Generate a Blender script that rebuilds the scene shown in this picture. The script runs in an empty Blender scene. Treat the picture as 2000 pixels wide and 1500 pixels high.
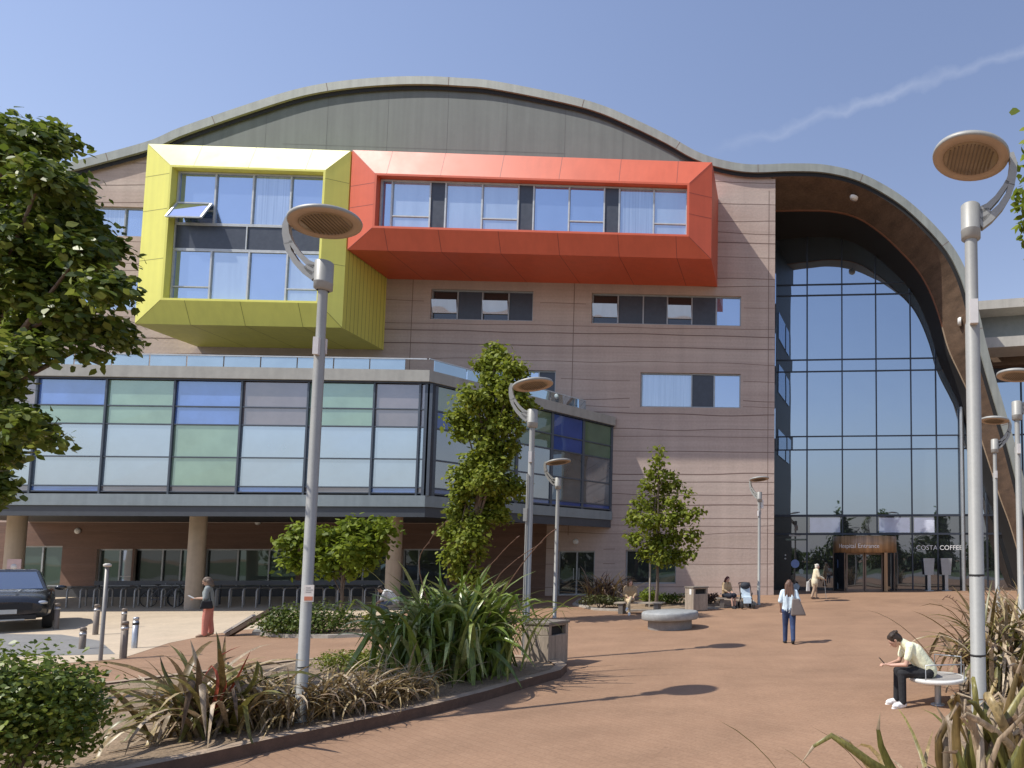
import bpy, math, random
import numpy as np
from mathutils import Vector, Matrix, Euler
R = math.radians
scene = bpy.context.scene
col = scene.collection

# ------------------------------------------------------------------ camera
CAM = Vector((0.0, 0.0, 2.4)); FPX = 1250.0; PPX, PPY = 1590.0, 1010.0
CROT = Euler((R(90 + 3.87), 0, R(-3.2)), 'XYZ')
cd = bpy.data.cameras.new('camera'); cam = bpy.data.objects.new('camera', cd); col.objects.link(cam)
cam.location = CAM; cam.rotation_euler = CROT
cd.sensor_width = 36.0; cd.lens = FPX / 2000 * 36.0
cd.shift_x = (1000 - PPX) / 2000; cd.shift_y = (PPY - 750) / 2000
cd.clip_start = 0.1; cd.clip_end = 8000
scene.camera = cam

# ------------------------------------------------------------------ light
SUN = Vector((2.0, 1.0, -2.9)).normalized()          # direction the sunlight travels
sl = bpy.data.lights.new('sun', 'SUN'); so = bpy.data.objects.new('sun', sl); col.objects.link(so)
sl.energy = 4.9; sl.angle = R(0.53); sl.color = (1.0, 0.95, 0.87)
so.rotation_euler = SUN.to_track_quat('-Z', 'Y').to_euler(); so.location = (-60, -30, 90)
scene.view_settings.view_transform = 'Standard'; scene.view_settings.look = 'None'
scene.view_settings.exposure = 0.0; scene.view_settings.gamma = 1.0
scene.cycles.max_bounces = 8; scene.cycles.transparent_max_bounces = 8
scene.cycles.use_denoising = True

CM = CROT.to_matrix()
def ray(px, py):
    return CM @ Vector(((px - PPX) / FPX, (PPY - py) / FPX, -1.0))
def P(px, py, Y):
    d = ray(px, py); t = Y / d.y
    return CAM + d * t
def D(px, py, depth):
    "point at the given depth along the camera axis"
    return CAM + ray(px, py) * depth
def PIX(p):
    v = CM.transposed() @ (Vector(p) - CAM)
    return (PPX + FPX * v.x / -v.z, PPY - FPX * v.y / -v.z)
def smooth(t):
    t = min(1, max(0, t)); return t * t * (3 - 2 * t)
def gz(x, y):
    return 0.58 * min(1, max(0, y / 34)) ** 2.2
def G(px, py, lift=0.0):
    "where the sight line through a photo pixel meets the ground"
    d = ray(px, py); a, b = 1.0, 200.0
    f = lambda t: (CAM.z + d.z * t) - gz(d.x * t, d.y * t) - lift
    if f(b) > 0: return CAM + d * b
    for _ in range(60):
        m = (a + b) / 2
        if f(m) > 0: a = m
        else: b = m
    return CAM + d * b

# ------------------------------------------------------------------ world
w = bpy.data.worlds.new('World'); scene.world = w; w.use_nodes = True
nt = w.node_tree; nt.nodes.clear()
N = nt.nodes.new; L = nt.links.new
sky = N('ShaderNodeTexSky'); sky.sky_type = 'NISHITA'; sky.sun_disc = False
sky.sun_elevation = math.asin(-SUN.z); sky.sun_rotation = math.atan2(-SUN.x, -SUN.y)
sky.air_density = 1.6; sky.dust_density = 0.2; sky.ozone_density = 6.0
tint = N('ShaderNodeMix'); tint.data_type = 'RGBA'; tint.blend_type = 'MULTIPLY'
tint.inputs[0].default_value = 1.0
L(sky.outputs[0], tint.inputs[6]); tint.inputs[7].default_value = (1.50, 1.13, 1.06, 1)
# contrail: a thin band along a great circle of the sky
d1, d2 = ray(1380, 305).normalized(), ray(2010, 92).normalized()
nrm = d1.cross(d2).normalized(); al = nrm.cross(d1).normalized()
tc = N('ShaderNodeTexCoord')
def vdot(v):
    n = N('ShaderNodeVectorMath'); n.operation = 'DOT_PRODUCT'; L(tc.outputs['Generated'], n.inputs[0])
    n.inputs[1].default_value = v; return n.outputs['Value']
def mth(op, a, b=None, c=None, clamp=False):
    n = N('ShaderNodeMath'); n.operation = op; n.use_clamp = clamp
    for i, v in enumerate((a, b, c)):
        if v is None: continue
        if isinstance(v, (int, float)): n.inputs[i].default_value = v
        else: L(v, n.inputs[i])
    return n.outputs[0]
nz = N('ShaderNodeTexNoise'); nz.inputs['Scale'].default_value = 26; nz.inputs['Detail'].default_value = 6
L(tc.outputs['Generated'], nz.inputs['Vector'])
nz2 = N('ShaderNodeTexNoise'); nz2.inputs['Scale'].default_value = 9; nz2.inputs['Detail'].default_value = 3
L(tc.outputs['Generated'], nz2.inputs['Vector'])
off = mth('MULTIPLY', mth('SUBTRACT', nz.outputs[0], 0.5), 0.03)
dist = mth('ABSOLUTE', mth('ADD', vdot(nrm), off))
band = mth('SUBTRACT', 1.0, mth('DIVIDE', dist, 0.0085), clamp=True)
along = vdot(al)
r1 = N('ShaderNodeMapRange'); L(along, r1.inputs[0]); r1.inputs[1].default_value = 0.0; r1.inputs[2].default_value = 0.12
fade = mth('MULTIPLY', r1.outputs[0], mth('MULTIPLY', nz2.outputs[0], 0.85))
amt = mth('MULTIPLY', mth('MULTIPLY', band, fade), 0.34, clamp=True)
fr = vdot(CM @ Vector((0, 0, -1)))
amt = mth('MULTIPLY', amt, mth('GREATER_THAN', fr, 0.2))
sep = N('ShaderNodeSeparateXYZ'); L(tc.outputs['Generated'], sep.inputs[0])
hzr = N('ShaderNodeMapRange'); L(sep.outputs[2], hzr.inputs[0]); hzr.interpolation_type = 'SMOOTHSTEP'
hzr.inputs[1].default_value = -0.02; hzr.inputs[2].default_value = 0.24; hzr.inputs[3].default_value = 0.85; hzr.inputs[4].default_value = 0.0
hm = N('ShaderNodeMix'); hm.data_type = 'RGBA'; L(hzr.outputs[0], hm.inputs[0]); L(tint.outputs[2], hm.inputs[6]); hm.inputs[7].default_value = (3.0, 3.75, 4.7, 1)
cm = N('ShaderNodeMix'); cm.data_type = 'RGBA'; cm.blend_type = 'MIX'
L(amt, cm.inputs[0]); L(hm.outputs[2], cm.inputs[6]); cm.inputs[7].default_value = (6.0, 6.3, 7.0, 1)
bg = N('ShaderNodeBackground'); bg.inputs[1].default_value = 0.148
L(cm.outputs[2], bg.inputs[0])
wo = N('ShaderNodeOutputWorld'); L(bg.outputs[0], wo.inputs[0])

# ------------------------------------------------------------------ materials
MATS = {}
def newmat(name):
    m = bpy.data.materials.new(name); m.use_nodes = True; m.node_tree.nodes.clear()
    return m, m.node_tree.nodes.new, m.node_tree.links.new
def M(name, c, rough=0.6, metal=0.0, var=0.12, scale=4.0, bump=0.0, bscale=None, stretch=(1, 1, 1), spec=0.5, coat=0.0, fine=0.0, streak=0.0):
    "principled surface with two octaves of procedural mottling"
    if name in MATS: return MATS[name]
    m, N, L = newmat(name)
    out = N('ShaderNodeOutputMaterial'); b = N('ShaderNodeBsdfPrincipled'); L(b.outputs[0], out.inputs[0])
    b.inputs['Roughness'].default_value = rough; b.inputs['Metallic'].default_value = metal
    b.inputs['Specular IOR Level'].default_value = spec; b.inputs['Coat Weight'].default_value = coat
    tc = N('ShaderNodeTexCoord'); mp = N('ShaderNodeMapping'); mp.inputs['Scale'].default_value = stretch
    L(tc.outputs['Object'], mp.inputs[0])
    n = N('ShaderNodeTexNoise'); n.inputs['Scale'].default_value = scale; n.inputs['Detail'].default_value = 8
    n.inputs['Roughness'].default_value = 0.65
    L(mp.outputs[0], n.inputs['Vector'])
    mr = N('ShaderNodeMapRange'); L(n.outputs[0], mr.inputs[0])
    mr.inputs[1].default_value = 0.3; mr.inputs[2].default_value = 0.7
    mr.inputs[3].default_value = 1 - var; mr.inputs[4].default_value = 1 + var
    val = mr.outputs[0]
    if fine:
        n2 = N('ShaderNodeTexNoise'); n2.inputs['Scale'].default_value = scale * 14; n2.inputs['Detail'].default_value = 3
        L(mp.outputs[0], n2.inputs['Vector'])
        m2 = N('ShaderNodeMapRange'); L(n2.outputs[0], m2.inputs[0]); m2.inputs[1].default_value = .3; m2.inputs[2].default_value = .7
        m2.inputs[3].default_value = 1 - fine; m2.inputs[4].default_value = 1 + fine
        mm = N('ShaderNodeMath'); mm.operation = 'MULTIPLY'; L(val, mm.inputs[0]); L(m2.outputs[0], mm.inputs[1]); val = mm.outputs[0]
    if streak:
        mp2 = N('ShaderNodeMapping'); mp2.inputs['Scale'].default_value = (3.0, 3.0, 0.12); L(tc.outputs['Object'], mp2.inputs[0])
        n3 = N('ShaderNodeTexNoise'); n3.inputs['Scale'].default_value = 1.2; n3.inputs['Detail'].default_value = 5; L(mp2.outputs[0], n3.inputs['Vector'])
        m3 = N('ShaderNodeMapRange'); L(n3.outputs[0], m3.inputs[0]); m3.inputs[1].default_value = .35; m3.inputs[2].default_value = .7
        m3.inputs[3].default_value = 1 + streak * .5; m3.inputs[4].default_value = 1 - streak
        mm = N('ShaderNodeMath'); mm.operation = 'MULTIPLY'; L(val, mm.inputs[0]); L(m3.outputs[0], mm.inputs[1]); val = mm.outputs[0]
    mx = N('ShaderNodeMix'); mx.data_type = 'RGBA'; mx.blend_type = 'MULTIPLY'; mx.inputs[0].default_value = 1
    mx.inputs[6].default_value = (*c, 1); cr = N('ShaderNodeCombineColor')
    for i in range(3): L(val, cr.inputs[i])
    L(cr.outputs[0], mx.inputs[7]); L(mx.outputs[2], b.inputs['Base Color'])
    rr = N('ShaderNodeMapRange'); L(n.outputs[0], rr.inputs[0]); rr.inputs[3].default_value = max(0, rough - .08); rr.inputs[4].default_value = min(1, rough + .08)
    L(rr.outputs[0], b.inputs['Roughness'])
    if bump:
        bn = N('ShaderNodeTexNoise'); bn.inputs['Scale'].default_value = bscale or scale * 6; bn.inputs['Detail'].default_value = 5
        L(mp.outputs[0], bn.inputs['Vector'])
        bp = N('ShaderNodeBump'); bp.inputs['Strength'].default_value = bump; bp.inputs['Distance'].default_value = 0.02
        L(bn.outputs[0], bp.inputs['Height']); L(bp.outputs[0], b.inputs['Normal'])
    MATS[name] = m; return m
def glass(name, base, refl=0.55, tintc=(0.8, 0.86, 0.95), wob=0.012, var=0.15, stretch=(1, 1, 1), vs=1.2, rough=0.015, graz=.45):
    "coated facade glass: a mirror-like coat over the tone of the room or blind behind it"
    if name in MATS: return MATS[name]
    m, N, L = newmat(name)
    out = N('ShaderNodeOutputMaterial'); mix = N('ShaderNodeMixShader'); L(mix.outputs[0], out.inputs[0])
    d = N('ShaderNodeBsdfPrincipled'); d.inputs['Roughness'].default_value = 0.4; d.inputs['Specular IOR Level'].default_value = 0.2
    g = N('ShaderNodeBsdfGlossy'); g.inputs['Roughness'].default_value = rough; g.inputs['Color'].default_value = (*tintc, 1)
    lw = N('ShaderNodeLayerWeight'); lw.inputs[0].default_value = 0.35
    mr = N('ShaderNodeMapRange'); L(lw.outputs['Fresnel'], mr.inputs[0]); mr.inputs[3].default_value = refl; mr.inputs[4].default_value = min(1, refl + graz)
    L(mr.outputs[0], mix.inputs[0]); L(d.outputs[0], mix.inputs[1]); L(g.outputs[0], mix.inputs[2])
    tc = N('ShaderNodeTexCoord'); n = N('ShaderNodeTexNoise'); n.inputs['Scale'].default_value = 0.5; n.inputs['Detail'].default_value = 1
    L(tc.outputs['Object'], n.inputs['Vector'])
    bp = N('ShaderNodeBump'); bp.inputs['Strength'].default_value = 1.0; bp.inputs['Distance'].default_value = wob
    L(n.outputs[0], bp.inputs['Height']); L(bp.outputs[0], g.inputs['Normal'])
    mp = N('ShaderNodeMapping'); mp.inputs['Scale'].default_value = stretch; L(tc.outputs['Object'], mp.inputs[0])
    n2 = N('ShaderNodeTexNoise'); n2.inputs['Scale'].default_value = vs; n2.inputs['Detail'].default_value = 4; L(mp.outputs[0], n2.inputs['Vector'])
    m2 = N('ShaderNodeMapRange'); L(n2.outputs[0], m2.inputs[0]); m2.inputs[1].default_value = .3; m2.inputs[2].default_value = .7
    m2.inputs[3].default_value = 1 - var; m2.inputs[4].default_value = 1 + var
    mx = N('ShaderNodeMix'); mx.data_type = 'RGBA'; mx.blend_type = 'MULTIPLY'; mx.inputs[0].default_value = 1
    mx.inputs[6].default_value = (*base, 1); cr = N('ShaderNodeCombineColor')
    for i in range(3): L(m2.outputs[0], cr.inputs[i])
    L(cr.outputs[0], mx.inputs[7]); L(mx.outputs[2], d.inputs['Base Color'])
    MATS[name] = m; return m
def leafmat(name, cols, rough=0.45, trans=0.3, spec=0.45, streak=0.0):
    "foliage: one hue per leaf, picked at random, with light passing through"
    if name in MATS: return MATS[name]
    m, N, L = newmat(name)
    out = N('ShaderNodeOutputMaterial'); mix = N('ShaderNodeMixShader'); L(mix.outputs[0], out.inputs[0]); mix.inputs[0].default_value = trans
    b = N('ShaderNodeBsdfPrincipled'); b.inputs['Roughness'].default_value = rough; b.inputs['Specular IOR Level'].default_value = spec
    t = N('ShaderNodeBsdfTranslucent'); L(b.outputs[0], mix.inputs[1]); L(t.outputs[0], mix.inputs[2])
    ge = N('ShaderNodeNewGeometry'); rp = N('ShaderNodeValToRGB'); L(ge.outputs['Random Per Island'], rp.inputs[0])
    e = rp.color_ramp.elements
    e[0].position = 0; e[0].color = (*cols[0], 1); e[1].position = 1; e[1].color = (*cols[-1], 1)
    for i, c in enumerate(cols[1:-1]):
        x = e.new((i + 1) / (len(cols) - 1)); x.color = (*c, 1)
    out_c = rp.outputs[0]
    if streak:
        tc = N('ShaderNodeTexCoord'); mp = N('ShaderNodeMapping'); mp.inputs['Scale'].default_value = (60, 60, 5); L(tc.outputs['Object'], mp.inputs[0])
        n = N('ShaderNodeTexNoise'); n.inputs['Scale'].default_value = 1; n.inputs['Detail'].default_value = 4; L(mp.outputs[0], n.inputs['Vector'])
        n2 = N('ShaderNodeTexNoise'); n2.inputs['Scale'].default_value = 9; n2.inputs['Detail'].default_value = 3; L(tc.outputs['Object'], n2.inputs['Vector'])
        r1 = N('ShaderNodeMapRange'); L(n.outputs[0], r1.inputs[0]); r1.inputs[1].default_value = .3; r1.inputs[2].default_value = .7; r1.inputs[3].default_value = 1 - streak; r1.inputs[4].default_value = 1 + streak
        r2 = N('ShaderNodeMapRange'); L(n2.outputs[0], r2.inputs[0]); r2.inputs[1].default_value = .35; r2.inputs[2].default_value = .65; r2.inputs[3].default_value = .75; r2.inputs[4].default_value = 1.2
        k = N('ShaderNodeMath'); k.operation = 'MULTIPLY'; L(r1.outputs[0], k.inputs[0]); L(r2.outputs[0], k.inputs[1])
        mx = N('ShaderNodeMix'); mx.data_type = 'RGBA'; mx.blend_type = 'MULTIPLY'; mx.inputs[0].default_value = 1; cc = N('ShaderNodeCombineColor')
        for i in range(3): L(k.outputs[0], cc.inputs[i])
        L(rp.outputs[0], mx.inputs[6]); L(cc.outputs[0], mx.inputs[7]); out_c = mx.outputs[2]
    L(out_c, b.inputs['Base Color']); L(out_c, t.inputs['Color'])
    MATS[name] = m; return m

# ------------------------------------------------------------------ mesh builder
OFF = {}
def tag(o, label=None, cat=None, group=None, kind=None):
    if label: o['label'] = label
    if cat: o['category'] = cat
    if group: o['group'] = group
    if kind: o['kind'] = kind
    return o
def thing(name, label, cat, loc=(0, 0, 0), group=None, rz=0):
    o = bpy.data.objects.new(name, None); col.objects.link(o); o.location = loc; o.rotation_euler.z = rz
    o.empty_display_size = .3
    OFF[o.name] = Vector(loc); return tag(o, label, cat, group)
class MB:
    def __init__(s): s.v = []; s.f = []; s.m = []; s.s = []; s.mi = 0; s.sm = False
    def add(s, vs, fs):
        b = len(s.v); s.v.extend([tuple(v) for v in vs])
        for f in fs: s.f.append([b + i for i in f]); s.m.append(s.mi); s.s.append(s.sm)
    def poly(s, *pts): s.add(pts, [list(range(len(pts)))])
    def box(s, x0, x1, y0, y1, z0, z1):
        s.add([(x0, y0, z0), (x1, y0, z0), (x1, y1, z0), (x0, y1, z0), (x0, y0, z1), (x1, y0, z1), (x1, y1, z1), (x0, y1, z1)],
              [[3, 2, 1, 0], [4, 5, 6, 7], [0, 1, 5, 4], [1, 2, 6, 5], [2, 3, 7, 6], [3, 0, 4, 7]])
    def obox(s, c, ax, ay, az):
        "box from a centre and three half-axes"
        c, ax, ay, az = map(Vector, (c, ax, ay, az))
        vs = [c + ax * i + ay * j + az * k for k in (-1, 1) for j in (-1, 1) for i in (-1, 1)]
        s.add(vs, [[0, 2, 3, 1], [4, 5, 7, 6], [0, 1, 5, 4], [2, 6, 7, 3], [1, 3, 7, 5], [0, 4, 6, 2]])
    def bar(s, a, b, wd, dp, up=(0, 0, 1)):
        a, b = Vector(a), Vector(b); d = (b - a); u = Vector(up)
        if abs(d.normalized().dot(u)) > .99: u = Vector((0, 1, 0))
        sx = d.cross(u).normalized(); sy = sx.cross(d).normalized()
        s.obox((a + b) / 2, d / 2, sx * wd / 2, sy * dp / 2)
    def tube(s, pts, rads, n=8, caps=True):
        pts = [Vector(p) for p in pts]
        if isinstance(rads, (int, float)): rads = [rads] * len(pts)
        old = s.sm; s.sm = True; vs = []; fs = []; ref = None
        for i, p in enumerate(pts):
            d = (pts[min(i + 1, len(pts) - 1)] - pts[max(i - 1, 0)])
            d = d.normalized() if d.length > 1e-9 else Vector((0, 0, 1))
            if ref is None:
                ref = Vector((1, 0, 0)) if abs(d.x) < .9 else Vector((0, 1, 0))
            u = (ref - d * ref.dot(d)).normalized(); ref = u; wv = d.cross(u)
            for k in range(n):
                a = 2 * math.pi * k / n; vs.append(p + (u * math.cos(a) + wv * math.sin(a)) * rads[i])
        for i in range(len(pts) - 1):
            for k in range(n):
                k2 = (k + 1) % n; fs.append([i * n + k, i * n + k2, (i + 1) * n + k2, (i + 1) * n + k])
        s.add(vs, fs)
        if caps:
            s.sm = False; s.add(vs[:n], [list(range(n))[::-1]]); s.add(vs[-n:], [list(range(n))])
        s.sm = old
    def lathe(s, prof, c=(0, 0, 0), n=24, mat=None):
        "revolve (r, z) pairs about z; mat: optional matrix"
        old = s.sm; s.sm = True; vs = []; fs = []; c = Vector(c)
        for r, z in prof:
            for k in range(n):
                a = 2 * math.pi * k / n; p = Vector((r * math.cos(a), r * math.sin(a), z))
                vs.append((mat @ p if mat else p) + c)
        for i in range(len(prof) - 1):
            for k in range(n):
                k2 = (k + 1) % n; fs.append([i * n + k, i * n + k2, (i + 1) * n + k2, (i + 1) * n + k])
        s.add(vs, fs); s.sm = old
    def capsule(s, a, b, ra, rb, n=10):
        a, b = Vector(a), Vector(b); d = b - a; ln = d.length
        d = d / ln if ln > 1e-6 else Vector((0, 0, 1))
        pts, rad = [], []
        for t in (-.98, -.8, -.45, 0): pts.append(a + d * ra * t); rad.append(ra * math.sqrt(max(0, 1 - t * t)))
        for t in (0, .45, .8, .98): pts.append(b + d * rb * t); rad.append(rb * math.sqrt(max(0, 1 - t * t)))
        s.tube(pts, rad, n)
    def ell(s, c, r, rot=None, n=12, m=8):
        c = Vector(c); vs = []; fs = []; old = s.sm; s.sm = True
        for i in range(1, m):
            th = math.pi * i / m
            for k in range(n):
                a = 2 * math.pi * k / n
                p = Vector((r[0] * math.sin(th) * math.cos(a), r[1] * math.sin(th) * math.sin(a), r[2] * math.cos(th)))
                vs.append((rot @ p if rot else p) + c)
        t = Vector((0, 0, r[2])); vs.append((rot @ t if rot else t) + c); vs.append((rot @ -t if rot else -t) + c)
        for i in range(m - 2):
            for k in range(n):
                k2 = (k + 1) % n; fs.append([i * n + k, (i + 1) * n + k, (i + 1) * n + k2, i * n + k2])
        T, B = len(vs) - 2, len(vs) - 1
        for k in range(n):
            k2 = (k + 1) % n; fs.append([T, k, k2]); fs.append([B, (m - 2) * n + k2, (m - 2) * n + k])
        s.add(vs, fs); s.sm = old
    def prism(s, outline, y0, y1):
        "extrude an (x, z) outline from y0 to y1"
        n = len(outline)
        a = [(x, y0, z) for x, z in outline]; b = [(x, y1, z) for x, z in outline]
        s.add(a + b, [list(range(n)), list(range(n, 2 * n))[::-1]] + [[i + n, (i + 1) % n + n, (i + 1) % n, i] for i in range(n)])
    def build(s, name, mats, parent=None, bevel=0.0):
        me = bpy.data.meshes.new(name); o = bpy.data.objects.new(name, me); col.objects.link(o)
        off = OFF.get(parent.name, Vector()) if parent else Vector()
        OFF[o.name] = off
        v = s.v if off.length == 0 else [(x - off.x, y - off.y, z - off.z) for x, y, z in s.v]
        me.from_pydata(v, [], s.f); 
        if not isinstance(mats, (list, tuple)): mats = [mats]
        for m in mats: me.materials.append(m)
        me.polygons.foreach_set('material_index', s.m); me.polygons.foreach_set('use_smooth', s.s)
        me.update()
        if parent: o.parent = parent
        if bevel:
            md = o.modifiers.new('bevel', 'BEVEL'); md.width = bevel; md.segments = 2; md.limit_method = 'ANGLE'
        return o
def npmesh(name, verts, faces_flat, nper, mats, parent=None, mi=None, smooth=False):
    "fast path for foliage: all faces have the same vertex count"
    me = bpy.data.meshes.new(name); o = bpy.data.objects.new(name, me); col.objects.link(o)
    off = OFF.get(parent.name, Vector()) if parent else Vector(); OFF[o.name] = off
    verts = verts - np.array(off)
    nf = len(faces_flat) // nper
    me.vertices.add(len(verts)); me.vertices.foreach_set('co', verts.astype(np.float32).ravel())
    me.loops.add(len(faces_flat)); me.loops.foreach_set('vertex_index', faces_flat.astype(np.int32))
    me.polygons.add(nf); me.polygons.foreach_set('loop_start', (np.arange(nf) * nper).astype(np.int32))
    if not isinstance(mats, (list, tuple)): mats = [mats]
    for m in mats: me.materials.append(m)
    if mi is not None: me.polygons.foreach_set('material_index', mi.astype(np.int32))
    if smooth: me.polygons.foreach_set('use_smooth', np.ones(nf, dtype=bool))
    me.update(calc_edges=True); me.validate()
    if parent: o.parent = parent
    return o
def copy_tree(o, parent=None):
    c = o.copy(); col.objects.link(c); c.parent = parent
    for ch in list(o.children): copy_tree(ch, c)
    return c
def crom(pts, n=8):
    "Catmull-Rom through 2-D/3-D points"
    pts = [np.array(p, float) for p in pts]; out = []
    for i in range(len(pts) - 1):
        p0 = pts[max(i - 1, 0)]; p1 = pts[i]; p2 = pts[i + 1]; p3 = pts[min(i + 2, len(pts) - 1)]
        for k in range(n):
            t = k / n
            out.append(.5 * ((2 * p1) + (p2 - p0) * t + (2 * p0 - 5 * p1 + 4 * p2 - p3) * t * t + (3 * p1 - p0 - 3 * p2 + p3) * t ** 3))
    out.append(pts[-1]); return out
def resample(pts, n):
    pts = np.array(pts); d = np.r_[0, np.cumsum(np.linalg.norm(np.diff(pts, axis=0), axis=1))]
    t = np.linspace(0, d[-1], n)
    return np.stack([np.interp(t, d, pts[:, i]) for i in range(pts.shape[1])], 1)
def baked(o):
    dg = bpy.context.evaluated_depsgraph_get(); dg.update()
    me = bpy.data.meshes.new_from_object(o.evaluated_get(dg)); old = o.data
    o.modifiers.clear(); o.data = me; bpy.data.meshes.remove(old); return o
def lettering(name, text, size, origin, ux, uz, mat, parent, extrude=0.01, wrap=None):
    "flat text built as a mesh; ux along the line, uz up; wrap maps (u, v) to a point"
    cu = bpy.data.curves.new(name, 'FONT'); cu.body = text; cu.size = size; cu.extrude = extrude; cu.resolution_u = 3
    t = bpy.data.objects.new(name, cu); col.objects.link(t)
    dg = bpy.context.evaluated_depsgraph_get(); dg.update()
    me = bpy.data.meshes.new_from_object(t.evaluated_get(dg)); bpy.data.objects.remove(t)
    off = OFF.get(parent.name, Vector()); ux, uz, origin = Vector(ux), Vector(uz), Vector(origin); un = ux.cross(uz)
    for v in me.vertices:
        c = v.co
        v.co = (wrap(c.x, c.y, c.z) if wrap else origin + ux * c.x + uz * c.y + un * c.z) - off
    me.materials.clear(); me.materials.append(mat)
    o = bpy.data.objects.new(name, me); col.objects.link(o); o.parent = parent; OFF[o.name] = off
    return o
# ================================================================== ground
m_pave, N_, L_ = newmat('red block paving')
def paving():
    m, N, L = m_pave, N_, L_
    out = N('ShaderNodeOutputMaterial'); b = N('ShaderNodeBsdfPrincipled'); L(b.outputs[0], out.inputs[0])
    b.inputs['Roughness'].default_value = .8; b.inputs['Specular IOR Level'].default_value = .25
    tc = N('ShaderNodeTexCoord'); mp = N('ShaderNodeMapping'); mp.inputs['Rotation'].default_value = (0, 0, R(38)); L(tc.outputs['Object'], mp.inputs[0])
    br = N('ShaderNodeTexBrick'); L(mp.outputs[0], br.inputs[0]); br.inputs['Scale'].default_value = 1
    br.inputs['Brick Width'].default_value = .21; br.inputs['Row Height'].default_value = .105; br.inputs['Mortar Size'].default_value = .004
    br.inputs['Color1'].default_value = (.335, .208, .130, 1); br.inputs['Color2'].default_value = (.315, .193, .120, 1); br.inputs['Mortar'].default_value = (.265, .163, .102, 1)
    br.offset = .5
    def noise(sc, lo, hi, det=6):
        n = N('ShaderNodeTexNoise'); n.inputs['Scale'].default_value = sc; n.inputs['Detail'].default_value = det; L(tc.outputs['Object'], n.inputs['Vector'])
        r = N('ShaderNodeMapRange'); L(n.outputs[0], r.inputs[0]); r.inputs[1].default_value = .3; r.inputs[2].default_value = .7; r.inputs[3].default_value = lo; r.inputs[4].default_value = hi
        return r.outputs[0]
    a = noise(.16, .86, 1.10); c = noise(.9, .90, 1.08, 8); e = noise(30, .9, 1.1, 3)
    v = None
    for s in (a, c, e):
        if v is None: v = s
        else:
            k = N('ShaderNodeMath'); k.operation = 'MULTIPLY'; L(v, k.inputs[0]); L(s, k.inputs[1]); v = k.outputs[0]
    # long faint bands where courses were laid or tyres run
    mp2 = N('ShaderNodeMapping'); mp2.inputs['Scale'].default_value = (.12, 1.6, 1); L(tc.outputs['Object'], mp2.inputs[0])
    n = N('ShaderNodeTexNoise'); n.inputs['Scale'].default_value = 1; n.inputs['Detail'].default_value = 4; L(mp2.outputs[0], n.inputs['Vector'])
    r = N('ShaderNodeMapRange'); L(n.outputs[0], r.inputs[0]); r.inputs[1].default_value = .35; r.inputs[2].default_value = .65; r.inputs[3].default_value = .97; r.inputs[4].default_value = 1.03
    k = N('ShaderNodeMath'); k.operation = 'MULTIPLY'; L(v, k.inputs[0]); L(r.outputs[0], k.inputs[1]); v = k.outputs[0]
    cr = N('ShaderNodeCombineColor')
    for i in range(3): L(v, cr.inputs[i])
    mx = N('ShaderNodeMix'); mx.data_type = 'RGBA'; mx.blend_type = 'MULTIPLY'; mx.inputs[0].default_value = 1
    L(br.outputs[0], mx.inputs[6]); L(cr.outputs[0], mx.inputs[7]); L(mx.outputs[2], b.inputs['Base Color'])
    vo = N('ShaderNodeTexVoronoi'); vo.inputs['Scale'].default_value = 1.1; L(tc.outputs['Object'], vo.inputs[0])
    gs = N('ShaderNodeMapRange'); L(vo.outputs['Distance'], gs.inputs[0]); gs.inputs[1].default_value = .02; gs.inputs[2].default_value = .05; gs.inputs[3].default_value = .72; gs.inputs[4].default_value = 1.0
    gm = N('ShaderNodeMix'); gm.data_type = 'RGBA'; gm.blend_type = 'MULTIPLY'; gm.inputs[0].default_value = 1; gc = N('ShaderNodeCombineColor')
    for i in range(3): L(gs.outputs[0], gc.inputs[i])
    L(mx.outputs[2], gm.inputs[6]); L(gc.outputs[0], gm.inputs[7]); L(gm.outputs[2], b.inputs['Base Color'])
    bp = N('ShaderNodeBump'); bp.inputs['Strength'].default_value = .15; bp.inputs['Distance'].default_value = .01; bp.invert = True
    L(br.outputs['Fac'], bp.inputs['Height']); L(bp.outputs[0], b.inputs['Normal'])
paving()
xs = [-3000, -900, -300, -140, -90] + [-70 + i for i in range(0, 101, 2)] + [40, 60, 120, 400, 1200, 3000]
xs = sorted(set(xs)); ys = [-3000, -900, -300, -120, -60, -30, -15] + list(range(-6, 36)) + [40, 60, 120, 400, 1500, 4000]
g = MB(); g.sm = True
vs = [(x, y, gz(x, y)) for y in ys for x in xs]; nx = len(xs)
g.add(vs, [[j * nx + i, j * nx + i + 1, (j + 1) * nx + i + 1, (j + 1) * nx + i] for j in range(len(ys) - 1) for i in range(nx - 1)])
tag(g.build('paved_plaza', m_pave), 'red brown block paving spreading over the whole forecourt', 'paving', kind='structure')

m_sand = M('sandy paving', (.52, .42, .30), .9, var=.10, scale=.8, fine=.08)
m_road = M('asphalt grey', (.21, .205, .195), .9, var=.12, scale=.9, fine=.12)
m_conc = M('pale concrete kerb', (.40, .37, .32), .85, var=.15, scale=5, fine=.1)
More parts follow.
